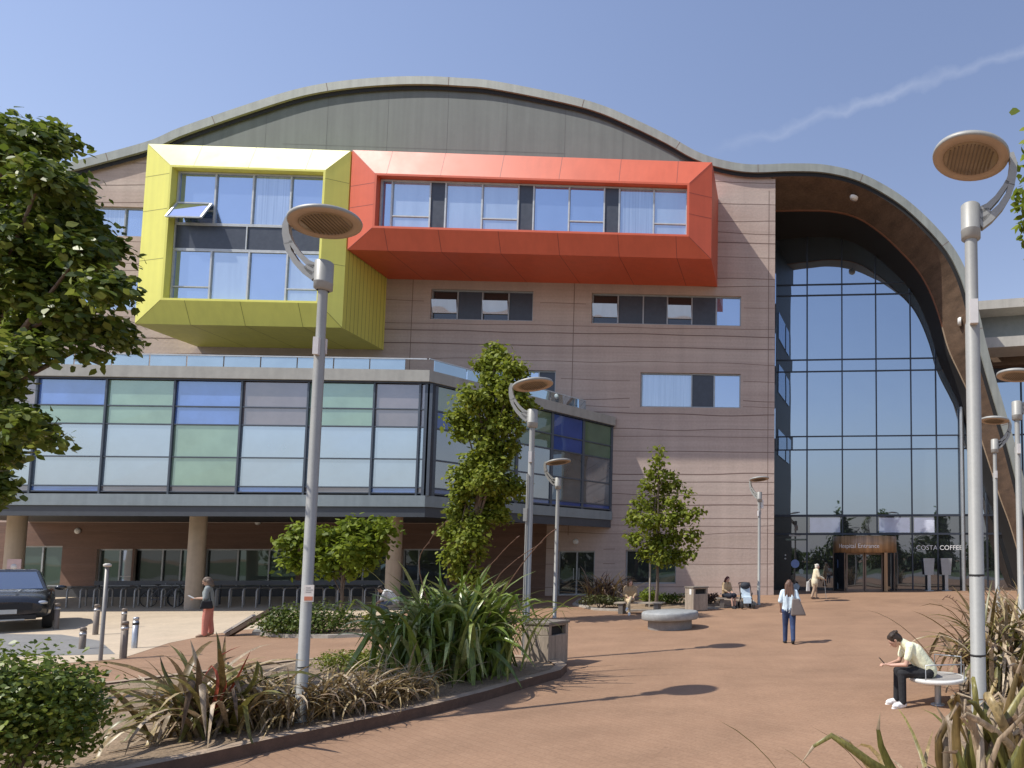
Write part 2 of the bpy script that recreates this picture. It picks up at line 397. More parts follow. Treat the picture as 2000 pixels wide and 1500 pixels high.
# sandy forecourt in front of the cycle stands and the road: thin sheets cut so that they follow the ground
import bmesh
def sheet(name, pts, mat, lift, label, cat):
    bm = bmesh.new(); bm.faces.new([bm.verts.new((x, y, 0)) for x, y in pts])
    for yy in range(int(min(p[1] for p in pts)) + 1, 36):
        bmesh.ops.bisect_plane(bm, geom=bm.verts[:] + bm.edges[:] + bm.faces[:], plane_co=(0, yy, 0), plane_no=(0, 1, 0))
    for v in bm.verts: v.co.z = gz(v.co.x, v.co.y) + lift
    bm.normal_update(); me = bpy.data.meshes.new(name); bm.to_mesh(me); bm.free(); me.materials.append(mat)
    for p in me.polygons:
        if p.normal.z < 0: p.flip()
    o = bpy.data.objects.new(name, me); col.objects.link(o); return tag(o, label, cat, kind='structure')
g2 = lambda *q: tuple(G(*q)[:2])
sheet('sandy_forecourt', [g2(-200, 1330), g2(120, 1296), g2(235, 1287), g2(330, 1256), g2(415, 1239), g2(480, 1230), g2(640, 1222), g2(775, 1216), g2(800, 1186), (-13.0, 33.95), (-75, 33.95), (-75, 4)], m_sand, .005, 'pale sand coloured paving in front of the ground floor windows', 'paving')
sheet('access_road', [g2(-250, 1290), g2(225, 1278), g2(195, 1252), g2(120, 1240), g2(-250, 1236)], m_road, .010, 'grey asphalt strip of road beside the dark car', 'road')

sheet('street', [(-400, -26), (400, -26), (400, -9), (-400, -9)], m_road, .012, 'grey asphalt street behind the viewer, mirrored in the hall glass', 'road')
sheet('lawn', [(-500, -400), (500, -400), (500, -26.5), (-500, -26.5)], M('short grass', (.06, .09, .025), .9, var=.25, scale=.8, fine=.2), .012, 'grass beyond the street, mirrored in the hall glass', 'grass')
# planting beds with kerbs
m_soil = M('dry bark soil', (.25, .18, .115), .95, var=.35, scale=3, bump=.7, bscale=26, fine=.35)
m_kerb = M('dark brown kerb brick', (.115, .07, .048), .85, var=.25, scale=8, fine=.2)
m_kerbtop = M('pale kerb top', (.36, .27, .19), .85, var=.2, scale=7, fine=.15)  # kerb tops in a paler brown than the faces
m_stone = M('grey kerb stone', (.36, .33, .28), .85, var=.25, scale=6, fine=.12)
def bed(pts, h, label, soilname='planting_bed', kerb_w=.22, mats=None, drop=.03):
    root = thing(soilname, label, 'planting bed', (sum(p.x for p in pts) / len(pts), sum(p.y for p in pts) / len(pts), 0))
    n = len(pts); c = Vector((root.location.x, root.location.y, 0))
    # inner offset
    ins = []
    for i, p in enumerate(pts):
        a, d = pts[i - 1], pts[(i + 1) % n]
        t = ((p - a).normalized() + (d - p).normalized()); t.z = 0; t.normalize(); nn = Vector((-t.y, t.x, 0))
        if (c - p).dot(nn) < 0 and False: nn = -nn
        ins.append(p + nn * kerb_w)
    kb = MB(); 
    for i in range(n):
        j = (i + 1) % n; a, d, a2, d2 = pts[i], pts[j], ins[i], ins[j]
        za, zd = gz(a.x, a.y), gz(d.x, d.y)
        A0, D0 = (a.x, a.y, za - .05), (d.x, d.y, zd - .05); A1, D1 = (a.x, a.y, za + h), (d.x, d.y, zd + h)
        I1, J1 = (a2.x, a2.y, za + h), (d2.x, d2.y, zd + h); I0, J0 = (a2.x, a2.y, za - .05), (d2.x, d2.y, zd - .05)
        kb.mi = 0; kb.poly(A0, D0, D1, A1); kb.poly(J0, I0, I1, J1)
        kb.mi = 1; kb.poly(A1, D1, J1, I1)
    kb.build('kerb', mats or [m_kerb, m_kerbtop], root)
    sb = MB(); sb.sm = True
    # soil as a bumpy fan grid
    rng = random.Random(len(label)); rings = 7; vs = []
    bumps = [(rng.uniform(0, 6.28), rng.uniform(.5, 2.2), rng.uniform(0, 6.28), rng.uniform(.5, 2.2)) for _ in range(5)]
    def bz(x, y): return sum(math.sin(x * k + a) * math.sin(y * k2 + b2) for a, k, b2, k2 in bumps) * .016
    m = n * 4; rim = []
    for i in range(n):
        for k in range(4): rim.append(ins[i].lerp(ins[(i + 1) % n], k / 4))
    for r_ in range(rings + 1):
        f = r_ / rings
        for p in rim:
            x, y = c.x + (p.x - c.x) * f, c.y + (p.y - c.y) * f
            vs.append((x, y, gz(x, y) + h - drop + (bz(x, y) + .06 * (1 - f * f)) * (1 if r_ < rings else 0)))
    sb.add(vs, [[r_ * m + i, r_ * m + (i + 1) % m, (r_ + 1) * m + (i + 1) % m, (r_ + 1) * m + i] for r_ in range(rings) for i in range(m)])
    sb.build('soil', m_soil, root)
    return root
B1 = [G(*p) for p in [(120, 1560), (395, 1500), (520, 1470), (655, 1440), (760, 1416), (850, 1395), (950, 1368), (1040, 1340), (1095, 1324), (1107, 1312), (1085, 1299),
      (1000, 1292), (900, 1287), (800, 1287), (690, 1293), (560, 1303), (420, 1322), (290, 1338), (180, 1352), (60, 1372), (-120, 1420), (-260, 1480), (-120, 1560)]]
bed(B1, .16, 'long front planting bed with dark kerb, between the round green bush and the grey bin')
B2 = [G(*p) for p in [(492, 1240), (560, 1246), (640, 1247), (720, 1244), (770, 1238), (800, 1228), (790, 1214), (720, 1208), (620, 1208), (520, 1214)]]
bed(B2, .10, 'small planting bed edged with pale stone under the clipped hedge', mats=[m_stone, m_stone], kerb_w=.2)
B3 = [G(*p) for p in [(1118, 1182), (1160, 1192), (1230, 1195), (1310, 1193), (1400, 1189), (1478, 1182), (1470, 1174), (1400, 1173), (1300, 1172), (1200, 1171), (1130, 1172)]]
bed(B3, .08, 'far planting bed along the pink wall beside the bench', mats=[m_stone, m_stone], kerb_w=.2)
B4 = [G(*p) for p in [(1845, 1580), (1862, 1440), (1888, 1360), (1898, 1290), (1908, 1215), (1930, 1188), (2020, 1184), (2120, 1184), (2300, 1300), (2400, 1500), (2300, 1580)]][::-1]
B4 = B4[::-1]
bed(B4[::-1][::-1], .08, 'right hand planting bed full of bronze flax', kerb_w=.12)
# ================================================================== hospital building
F = 34.0
m_wall, N_, L_ = newmat('pink banded concrete')
def wallmat():
    m, N, L = m_wall, N_, L_
    out = N('ShaderNodeOutputMaterial'); b = N('ShaderNodeBsdfPrincipled'); L(b.outputs[0], out.inputs[0])
    b.inputs['Roughness'].default_value = .85; b.inputs['Specular IOR Level'].default_value = .2
    tc = N('ShaderNodeTexCoord')
    def nz(stretch, sc, det, lo, hi, a=.3, c=.7):
        mp = N('ShaderNodeMapping'); mp.inputs['Scale'].default_value = stretch; L(tc.outputs['Object'], mp.inputs[0])
        n = N('ShaderNodeTexNoise'); n.inputs['Scale'].default_value = sc; n.inputs['Detail'].default_value = det; L(mp.outputs[0], n.inputs['Vector'])
        r = N('ShaderNodeMapRange'); L(n.outputs[0], r.inputs[0]); r.inputs[1].default_value = a; r.inputs[2].default_value = c; r.inputs[3].default_value = lo; r.inputs[4].default_value = hi
        return r.outputs[0]
    strata = nz((.05, 1, 1.3), 1.0, 5, 0, 1)
    rp = N('ShaderNodeValToRGB'); L(strata, rp.inputs[0]); e = rp.color_ramp.elements
    e[0].color = (.445, .352, .298, 1); e[1].color = (.535, .44, .375, 1); k = e.new(.5); k.color = (.485, .385, .33, 1)
    v = nz((.12, 1, 5), 1.5, 4, .94, 1.06); v2 = nz((1, 1, 1), 9, 6, .95, 1.05); v3 = nz((1.5, 1, .1), 1, 4, .93, 1.05)
    for s in (v2, v3):
        q = N('ShaderNodeMath'); q.operation = 'MULTIPLY'; L(v, q.inputs[0]); L(s, q.inputs[1]); v = q.outputs[0]
    cr = N('ShaderNodeCombineColor')
    for i in range(3): L(v, cr.inputs[i])
    mx = N('ShaderNodeMix'); mx.data_type = 'RGBA'; mx.blend_type = 'MULTIPLY'; mx.inputs[0].default_value = 1
    L(rp.outputs[0], mx.inputs[6]); L(cr.outputs[0], mx.inputs[7]); L(mx.outputs[2], b.inputs['Base Color'])
    n = N('ShaderNodeTexNoise'); n.inputs['Scale'].default_value = 7; n.inputs['Detail'].default_value = 5; L(tc.outputs['Object'], n.inputs['Vector'])
    bp = N('ShaderNodeBump'); bp.inputs['Strength'].default_value = .35; bp.inputs['Distance'].default_value = .03; L(n.outputs[0], bp.inputs['Height']); L(bp.outputs[0], b.inputs['Normal'])
wallmat()
m_joint = M('wall joint shadow gap', (.19, .13, .105), .9)
m_fascia = M('pale roof edge metal', (.31, .325, .285), .5, metal=.15, var=.10, scale=1.2, streak=.15)
m_roof = M('grey roof sheet', (.30, .31, .31), .5, metal=.3)
m_gable = M('dark gable panel', (.150, .168, .155), .7, var=.12, scale=.7, streak=.12)
m_black = M('black shadow gap', (.015, .015, .015), .8)
m_frame = M('grey window frame', (.34, .36, .37), .4, metal=.3)
m_pframe = M('pale window frame', (.50, .52, .52), .4, metal=.2)
m_dframe = M('dark blue mullion', (.045, .055, .075), .4, metal=.3)
m_dpanel = M('charcoal window panel', (.055, .065, .085), .35, var=.15, spec=.4)
m_bpanel = M('dark slate window panel', (.07, .08, .10), .3, spec=.6)
g_sky = glass('blue window glass', (.09, .14, .25), .50, tintc=(.68, .80, .98))
g_blind = glass('window glass over pale blind', (.30, .37, .45), .38, tintc=(.70, .82, .98), stretch=(1, 1, .15), vs=2)
g_curt = glass('window glass over curtain', (.26, .32, .40), .38, tintc=(.70, .82, .98), stretch=(6, 1, .1), vs=2.2, var=.35)
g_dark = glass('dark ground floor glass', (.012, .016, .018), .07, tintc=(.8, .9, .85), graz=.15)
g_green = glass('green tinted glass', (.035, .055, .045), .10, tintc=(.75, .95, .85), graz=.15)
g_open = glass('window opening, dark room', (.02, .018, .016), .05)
g_hall = glass('entrance hall glass', (.035, .045, .055), .50, tintc=(.64, .76, .90), wob=.006)
g_hall_low = glass('entrance door glass', (.012, .015, .018), .22, tintc=(.8, .85, .9))
g_bay = glass('bay window glass', (.18, .235, .285), .42, tintc=(.75, .87, .97), var=.10)
WIN = []      # holes in the main wall: x0, x1, z0, z1
hosp = thing('hospital_building', 'large curved roof hospital with pink banded walls and yellow and red window boxes', 'building', (-18, F, 0))

def wrect(x0, y0, x1, y1, Y=F):
    a, c = P(x0, y0, Y), P(x1, y1, Y); return a.x, c.x, c.z, a.z
def window(parent, name, Y, x0, x1, z0, z1, bays, fm=None, hole=True, sub=False, t=.07, rows=None):
    """bays: list of (fraction start, end, kind). kind: s sky glass, b blind, c curtain, d dark panel, t glass over a transom sash, o open top-hung sash, k dark glass, g green"""
    fm = fm or m_frame
    Yg = Y + .18 if hole else Y
    fb = MB()
    fb.box(x0, x1, Yg - .06, Yg + .04, z1 - t, z1); fb.box(x0, x1, Yg - .06, Yg + .04, z0, z0 + t)
    edges = sorted(set([b_[0] for b_ in bays] + [b_[1] for b_ in bays]))
    X = lambda f: x0 + (x1 - x0) * f
    for e in edges:
        c = X(e); a, d = max(x0, c - t / 2), min(x1, c + t / 2)
        if e == 0: d = x0 + t
        if e == 1: a = x1 - t
        fb.box(a, d, Yg - .064, Yg + .036, z0 + t, z1 - t)
    for s, e, k in bays:
        if k in 'tu':
            zt = z0 + (z1 - z0) * .27
            fb.box(X(s) + t / 2, X(e) - t / 2, Yg - .055, Yg + .03, zt - t * .4, zt + t * .4)
    root = fb.build(name if not sub else 'window_frame', fm, parent)
    pr = parent if sub else root
    if hole: WIN.append((x0, x1, z0, z1, Yg))
    for s, e, k in bays:
        a, d = X(s) + t * .45, X(e) - t * .45; zt = z0 + (z1 - z0) * .27
        q = MB()
        if k == 'd':
            q.box(a, d, Yg - .02, Yg + .02, z0 + t * .9, z1 - t * .9); q.build('dark_panel', m_dpanel, pr); continue
        if k == 'o':
            q.poly((a, Yg + .015, z0), (d, Yg + .015, z0), (d, Yg + .015, z1), (a, Yg + .015, z1)); q.build('glass_pane', g_open, pr)
            sb = MB(); h = (z1 - z0); zt2 = z0 + h * .66; dz = h * .42; tl = .13
            zb, yb = zt2 - dz, Yg
            nx_ = Vector((0, -(zt2 - zb), tl)).normalized() * -1
            for (u0, u1, v0, v1) in ((0, 1, 0, .1), (0, 1, .9, 1), (0, .05, .1, .9), (.95, 1, .1, .9)):
                pt = lambda u, v, o=0: (a + (d - a) * u, Yg - .05 - tl * (1 - v) + nx_.y * o, zt2 - dz * v + nx_.z * o)
                sb.add([pt(u0, v0), pt(u1, v0), pt(u1, v1), pt(u0, v1), pt(u0, v0, .04), pt(u1, v0, .04), pt(u1, v1, .04), pt(u0, v1, .04)],
                       [[0, 1, 2, 3], [4, 7, 6, 5], [0, 4, 5, 1], [1, 5, 6, 2], [2, 6, 7, 3], [3, 7, 4, 0]])
            sb.mi = 1; sb.poly((a, Yg - .054 - tl, zt2), (d, Yg - .054 - tl, zt2), (d, Yg - .054, zb), (a, Yg - .054, zb))
            sb.build('sash', [m_pframe, g_blind], pr); continue
        mt = {'s': g_sky, 'b': g_blind, 'c': g_curt, 't': g_sky, 'u': g_blind, 'k': g_dark, 'g': g_green}[k]
        q.poly((a, Yg, z0 + t * .5), (d, Yg, z0 + t * .5), (d, Yg, z1 - t * .5), (a, Yg, z1 - t * .5)); q.build('glass_pane', mt, pr)
    return root
def fr(px_list, kinds):
    a, z = px_list[0], px_list[-1]; f = [(p - a) / (z - a) for p in px_list]
    return [(f[i], f[i + 1], kinds[i]) for i in range(len(kinds))]
# upper windows in the pink wall
window(hosp, 'window', F, *wrect(842, 564, 1040, 627), fr([842, 892, 940, 991, 1040], 'odod'))
window(hosp, 'window', F, *wrect(1156, 572, 1447, 637), fr([1156, 1206, 1255, 1302, 1350, 1398, 1447], 'oddods'), )
window(hosp, 'window', F, *wrect(1251, 727, 1446, 797), fr([1251, 1350, 1394, 1446], 'cds'))
window(hosp, 'window', F, *wrect(862, 720, 1084, 778), fr([862, 940, 1010, 1050, 1084], 'scsd'))
window(hosp, 'window', F, *wrect(120, 400, 276, 462), fr([120, 175, 238, 276], 'scs'))
window(hosp, 'window', F, *wrect(110, 542, 276, 606), fr([110, 170, 230, 276], 'scb'))
# ground floor windows behind the columns
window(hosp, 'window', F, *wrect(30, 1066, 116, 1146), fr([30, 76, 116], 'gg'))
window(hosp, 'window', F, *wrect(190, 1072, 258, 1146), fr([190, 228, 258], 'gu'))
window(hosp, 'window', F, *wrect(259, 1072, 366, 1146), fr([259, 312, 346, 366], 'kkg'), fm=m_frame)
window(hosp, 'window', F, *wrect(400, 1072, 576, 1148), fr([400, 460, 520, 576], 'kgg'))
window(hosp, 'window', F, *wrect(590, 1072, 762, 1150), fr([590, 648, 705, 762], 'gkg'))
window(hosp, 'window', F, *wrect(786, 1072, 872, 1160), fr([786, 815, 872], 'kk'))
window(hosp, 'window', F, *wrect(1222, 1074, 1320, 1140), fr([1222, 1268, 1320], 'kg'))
# door near the bay
dx0, dx1, dz0, dz1 = wrect(1090, 1076, 1160, 1160)
dz0 = gz(dx0, F) + .02
dr = window(hosp, 'door', F, dx0, dx1, dz0, dz1, [(0, .5, 'k'), (.5, 1, 'k')], fm=m_frame)
hb = MB()
for sx in (-1, 1):
    cx = (dx0 + dx1) / 2 + sx * .14; hb.tube([(cx, F + .04, dz0 + .8), (cx, F + .04, dz0 + 1.4)], .02, 6)
hb.build('handle', m_frame, dr)

# roof line ---------------------------------------------------------
YF = 33.74
outer_px = [(-420, 372), (-200, 352), (0, 338), (100, 325), (189, 303), (290, 275), (343, 252), (413, 227), (490, 201), (574, 175), (650, 160), (740, 151), (825, 148.5), (900, 152), (965, 158), (1098, 184), (1175, 205),
            (1245, 235), (1310, 267), (1360, 295), (1410, 312), (1468, 321), (1545, 319), (1615, 322), (1685, 340), (1755, 378), (1810, 424), (1860, 480), (1890, 535), (1910, 600), (1924, 660), (1940, 722), (1960, 790), (1982, 865), (2004, 950), (2026, 1040), (2050, 1110), (2078, 1172)]
outer = crom([(P(x, y, YF).x, P(x, y, YF).z) for x, y in outer_px], 6)
outer = np.array(outer)
def offset(c, d):
    t = np.gradient(c, axis=0); t /= np.linalg.norm(t, axis=1)[:, None]
    n = np.stack([t[:, 1], -t[:, 0]], 1); return c + n * d
inner = offset(outer, .44)
soff = offset(outer, .66)
fb = MB(); n = len(outer); fb.sm = False
for i in range(n - 1):
    a, c, a2, c2 = outer[i], outer[i + 1], inner[i], inner[i + 1]
    fb.mi = 0; fb.poly((a2[0], YF, a2[1]), (c2[0], YF, c2[1]), (c[0], YF, c[1]), (a[0], YF, a[1]))
    fb.poly((a2[0], YF + .35, a2[1]), (c2[0], YF + .35, c2[1]), (c2[0], YF, c2[1]), (a2[0], YF, a2[1]))
    fb.mi = 1; fb.poly((a[0], YF, a[1]), (c[0], YF, c[1]), (c[0], YF + 26, c[1]), (a[0], YF + 26, a[1]))
    if i % 17 == 8:
        fb.mi = 2; dv = (c - a) / np.linalg.norm(c - a) * .03; fb.poly((a2[0], YF - .004, a2[1]), (a2[0] + dv[0], YF - .004, a2[1] + dv[1]), (a[0] + dv[0], YF - .004, a[1] + dv[1]), (a[0], YF - .004, a[1]))
fb.build('roof', [m_fascia, m_roof, m_joint], hosp)
gb = MB()
for i in range(n - 1):
    a2, c2, a3, c3 = inner[i], inner[i + 1], soff[i], soff[i + 1]
    gb.poly((a3[0], YF + .12, a3[1]), (c3[0], YF + .12, c3[1]), (c2[0], YF + .12, c2[1]), (a2[0], YF + .12, a2[1]))
gb.build('eaves_strip', m_black, hosp)
def roofz(x):
    return float(np.interp(x, outer[:, 0][:150], outer[:, 1][:150])) - .45
# which part of the curve is single-valued over the main wall
xl, xr = P(-420, 700, F).x, P(1513, 700, F).x
boxtop = P(688, 300, 30.8).z
# main wall with window holes
brk = sorted(set([xl, xr] + [w_[0] for w_ in WIN] + [w_[1] for w_ in WIN] + list(np.linspace(xl, xr, 70)[1:-1])))
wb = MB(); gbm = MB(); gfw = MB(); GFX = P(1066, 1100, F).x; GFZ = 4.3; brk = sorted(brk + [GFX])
xg0, xg1 = P(318, 300, F).x, P(1393, 300, F).x
for a, c in zip(brk[:-1], brk[1:]):
    if c - a < 1e-5: continue
    mid = (a + c) / 2
    holes = sorted([(w_[2], w_[3]) for w_ in WIN if w_[0] < mid < w_[1]])
    z = -.6
    for h0, h1 in holes + [(99, 99)]:
        ta, tc_ = min(h0, roofz(a)), min(h0, roofz(c))
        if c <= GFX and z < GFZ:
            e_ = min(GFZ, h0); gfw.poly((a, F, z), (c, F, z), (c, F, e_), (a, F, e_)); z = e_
        if h0 > z: wb.poly((a, F, z), (c, F, z), (c, F, tc_), (a, F, ta))
        z = h1
for (x0, x1, z0, z1, Yg) in WIN:
    y1 = Yg + .05
    wb.poly((x0, F, z0), (x0, y1, z0), (x0, y1, z1), (x0, F, z1)); wb.poly((x1, y1, z0), (x1, F, z0), (x1, F, z1), (x1, y1, z1))
    wb.poly((x0, F, z0), (x1, F, z0), (x1, y1, z0), (x0, y1, z0)); wb.poly((x0, y1, z1), (x1, y1, z1), (x1, F, z1), (x0, F, z1))
# joints: wavy shadow gaps, irregularly spaced
rng = random.Random(5); z = -.2; wb.mi = 1
while z < 27:
    ph, am = rng.uniform(0, 6), rng.uniform(.008, .05); ph2 = rng.uniform(0, 6); th = rng.choice([.025, .035, .05])
    xx = np.arange(xl, xr + .01, .6)
    zf = lambda x: z + am * math.sin(x * .55 + ph) + am * .6 * math.sin(x * 1.37 + ph2)
    for a in np.arange(xl, xr - .01, .6):
        c = min(a + .6, xr); za, zc = zf(a), zf(c)
        if max(za, zc) > min(roofz(a), roofz(c)) - .1: continue
        if any(w_[0] - .05 < c and w_[1] + .05 > a and w_[2] - .1 < max(za, zc) + th and w_[3] + .1 > min(za, zc) for w_ in WIN): continue
        wb.poly((a, F - .004, za), (c, F - .004, zc), (c, F - .004, zc + th), (a, F - .004, za + th))
    z += rng.choice([.4, .55, .7, .8, 1.0, 1.2])
for px in (1118, 800, 1500):       # vertical movement joints
    x = P(px, 700, F).x; zt = roofz(x) - .3
    for z in np.arange(-.3, zt - 1, 1.0):
        if any(w_[0] - .06 < x < w_[1] + .06 and w_[2] < z + 1 and w_[3] > z for w_ in WIN): continue
        wb.poly((x, F - .006, z), (x + .03, F - .006, z), (x + .03, F - .006, z + 1), (x, F - .006, z + 1))
wb.build('wall', [m_wall, m_joint], hosp)
gfw.build('ground_floor_wall', M('red brown ground floor wall', (.17, .10, .072), .8, var=.22, scale=1.2, stretch=(.3, 1, 3), fine=.12, bump=.2), hosp)  # ground floor wall under the bay, darker and redder than above
# gable infill above the window boxes, set a little proud of the wall under the roof edge
gx = np.linspace(xg0, xg1, 60)
for a, c in zip(gx[:-1], gx[1:]):
    za, zc = max(boxtop - 1.0, roofz(a)), max(boxtop - 1.0, roofz(c))
    gbm.poly((a, F - .05, boxtop - 1.0), (c, F - .05, boxtop - 1.0), (c, F - .05, zc), (a, F - .05, za))
gbm.mi = 1
for x in np.arange(xg0 + 2, xg1 - 1, 3.1):
    zt = roofz(x) - .1
    if zt > boxtop: gbm.poly((x, F - .054, boxtop - .5), (x + .02, F - .054, boxtop - .5), (x + .02, F - .054, zt), (x, F - .054, zt))
gbm.poly((xg0 + 6, F - .054, boxtop + 2.4), (xg1 - 8, F - .054, boxtop + 2.4), (xg1 - 8, F - .054, boxtop + 2.42), (xg0 + 6, F - .054, boxtop + 2.42))
gbm.build('gable_panel', [m_gable, M('gable seam', (.11, .115, .11), .7)], hosp)
# return wall of the main block into the entrance recess, with windows
RW = 5.6
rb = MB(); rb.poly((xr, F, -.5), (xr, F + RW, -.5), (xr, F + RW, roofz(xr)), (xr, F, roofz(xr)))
rb.build('return_wall', M('dark return wall', (.035, .033, .035), .5), hosp)  # return wall nearly black, far darker than the front wall
for (py0, py1) in ((520, 580), (640, 705), (790, 850)):
    z1, z0 = P(1513, py0, F).z, P(1513, py1, F).z
    q = MB(); q.box(xr + .002, xr + .05, F + .9, F + RW - .9, z0, z1); q.mi = 1
    q.box(xr + .05, xr + .08, F + 2.2, F + 2.3, z0, z1)
    q.build('window', [g_sky, m_dframe], hosp)

# yellow and red window boxes ------------------------------------------
def window_box(name, tl, br, itl, ibr, mat, seammat, seams_x, seams_z):
    Yo, Yi, Yg = 30.8, 30.42, 30.78
    A, B = P(*tl, Yo), P(*br, Yo); a, b_ = P(*itl, Yi), P(*ibr, Yi)
    X0, X1, Z1, Z0 = A.x, B.x, A.z, B.z; x0, x1, z1, z0 = a.x, b_.x, a.z, b_.z
    q = MB()
    o = [(X0, Yo, Z0), (X1, Yo, Z0), (X1, Yo, Z1), (X0, Yo, Z1)]; i_ = [(x0, Yi, z0), (x1, Yi, z0), (x1, Yi, z1), (x0, Yi, z1)]
    r_ = [(x, Yg + .02, z) for x, _, z in i_]; bk = [(x, F + .01, z) for x, _, z in o]
    # small flat lip round the opening
    lip = .10; l_ = [(x0 - lip, Yi, z0 - lip), (x1 + lip, Yi, z0 - lip), (x1 + lip, Yi, z1 + lip), (x0 - lip, Yi, z1 + lip)]
    for k in range(4):
        j = (k + 1) % 4
        q.poly(o[k], o[j], l_[j], l_[k]); q.poly(l_[k], l_[j], i_[j], i_[k]); q.poly(i_[k], i_[j], r_[j], r_[k])
        q.poly(o[j], o[k], bk[k], bk[j])
    q.mi = 1
    def seam(p, e, dn):
        p, e, dn = Vector(p), Vector(e), Vector(dn) ; u = (e - p).normalized(); s = u.cross(dn).normalized() * .012; d = dn.normalized() * .004
        q.poly(p - s + d, e - s + d, e + s + d, p + s + d)
    dt = Vector((0, -(Z1 - z1 - lip), (Yo - Yi))); db = Vector((0, -(z0 - lip - Z0), -(Yo - Yi)))
    dl = Vector((-(Yo - Yi), -(x0 - lip - X0), 0)); drr = Vector(((Yo - Yi), -(X1 - x1 - lip), 0))
    for f in seams_x:
        x = x0 + (x1 - x0) * f
        seam((x, Yo, Z1), (x, Yi, z1 + lip), dt); seam((x, Yo, Z0), (x, Yi, z0 - lip), db)
        seam((x, Yo, Z0), (x, F, Z0), (0, 0, -1))
    for f in seams_z:
        z = z0 + (z1 - z0) * f
        seam((X0, Yo, z), (x0 - lip, Yi, z), dl); seam((X1, Yo, z), (x1 + lip, Yi, z), drr)
    for y in np.arange(Yo + .25, F, .28):
        seam((X1, y, Z0), (X1, y, Z1), (1, 0, 0))
    # mitre lines
    for k in range(4):
        seam(o[k], l_[k], Vector((l_[k][0] - o[k][0], -1.5, l_[k][2] - o[k][2])) if False else (0, -1, 0))
    root = q.build(name, [mat, seammat], hosp)
    return root, x0, x1, z0, z1, Yg
m_yel = M('yellow panel', (.79, .755, .16), .45, var=.04, scale=.9, spec=.35, coat=.0, streak=.05)
m_yels = M('yellow panel seam', (.30, .28, .05), .5)
m_red = M('orange red panel', (.66, .125, .058), .45, var=.05, scale=.9, spec=.35, coat=.0, streak=.05)
m_reds = M('red panel seam', (.28, .05, .03), .5)
yb, x0, x1, z0, z1, Yg = window_box('yellow_window_box', (289, 281), (668, 640), (336, 326), (618, 588), m_yel, m_yels, (.14, .5, .88), (.3, .68, .95))
zm0, zm1 = z0 + (z1 - z0) * .395, z0 + (z1 - z0) * .590
window(yb, 'w', Yg, x0 + .02, x1 - .02, zm1, z1 - .02, fr([345, 417, 488, 560, 628], 'tscs'), hole=False, sub=True, fm=m_pframe)
window(yb, 'w', Yg, x0 + .02, x1 - .02, zm0, zm1 - .005, [(0, .48, 'd'), (.48, 1, 'd')], hole=False, sub=True, fm=m_pframe, t=.05)
window(yb, 'w', Yg, x0 + .02, x1 - .02, z0 + .02, zm0 - .005, fr([345, 417, 488, 560, 628], 'tbsu'), hole=False, sub=True, fm=m_pframe)
q = MB(); a = x0 + .1; d = x0 + (x1 - x0) * .24; zt = zm1 + 1.0; yy = Yg - .09
q.poly((a, yy, zt), (d, yy, zt), (d, yy - .5, zm1 + .05), (a, yy - .5, zm1 + .05)); q.mi = 1
for (p, e) in (((a, yy, zt), (d, yy, zt)), ((d, yy, zt), (d, yy - .5, zm1 + .05)), ((d, yy - .5, zm1 + .05), (a, yy - .5, zm1 + .05)), ((a, yy - .5, zm1 + .05), (a, yy, zt))): q.bar(p, e, .08, .06)
q.build('sash', [g_sky, m_pframe], yb)
rb_, x0, x1, z0, z1, Yg = window_box('red_window_box', (688.5, 293), (1389, 506), (736, 342), (1341, 458), m_red, m_reds, (.03, .2, .39, .58, .775, .965), (.42, .85))
window(rb_, 'w', Yg, x0 + .02, x1 - .02, z0 + .02, z1 - .02, fr([735, 757, 831, 861, 932, 1003, 1033, 1103, 1173, 1203, 1272, 1340], 'sudbudstdcu'), hole=False, sub=True, fm=m_pframe)

# glazed first floor bay -----------------------------------------------
YB = 26.0
C1 = P(834, 900, YB); C1 = Vector((C1.x, YB)); C2 = Vector((P(1195, 900, F).x, F)); XL = P(-420, 900, YB).x
zb = lambda py: P(600, py, YB).z
ZU, ZG0, ZG1, ZT = zb(998), zb(967), zb(747), zb(722)
m_cap = M('pale bay parapet', (.34, .335, .30), .6, var=.08, streak=.12)
m_band = M('blue grey bay band', (.22, .26, .275), .45, metal=.2, var=.06, streak=.1)
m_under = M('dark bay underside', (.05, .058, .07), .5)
side = (C2 - C1); sl_ = side.length; su = side / sl_; sn = Vector((su.y, -su.x))          # outward normal of the splayed side
def S(t, z, o=0.0): return (C1.x + su.x * t + sn.x * o, C1.y + su.y * t + sn.y * o, z)
def FX(x, z, o=0.0): return (x, YB - o, z)
bb = MB()
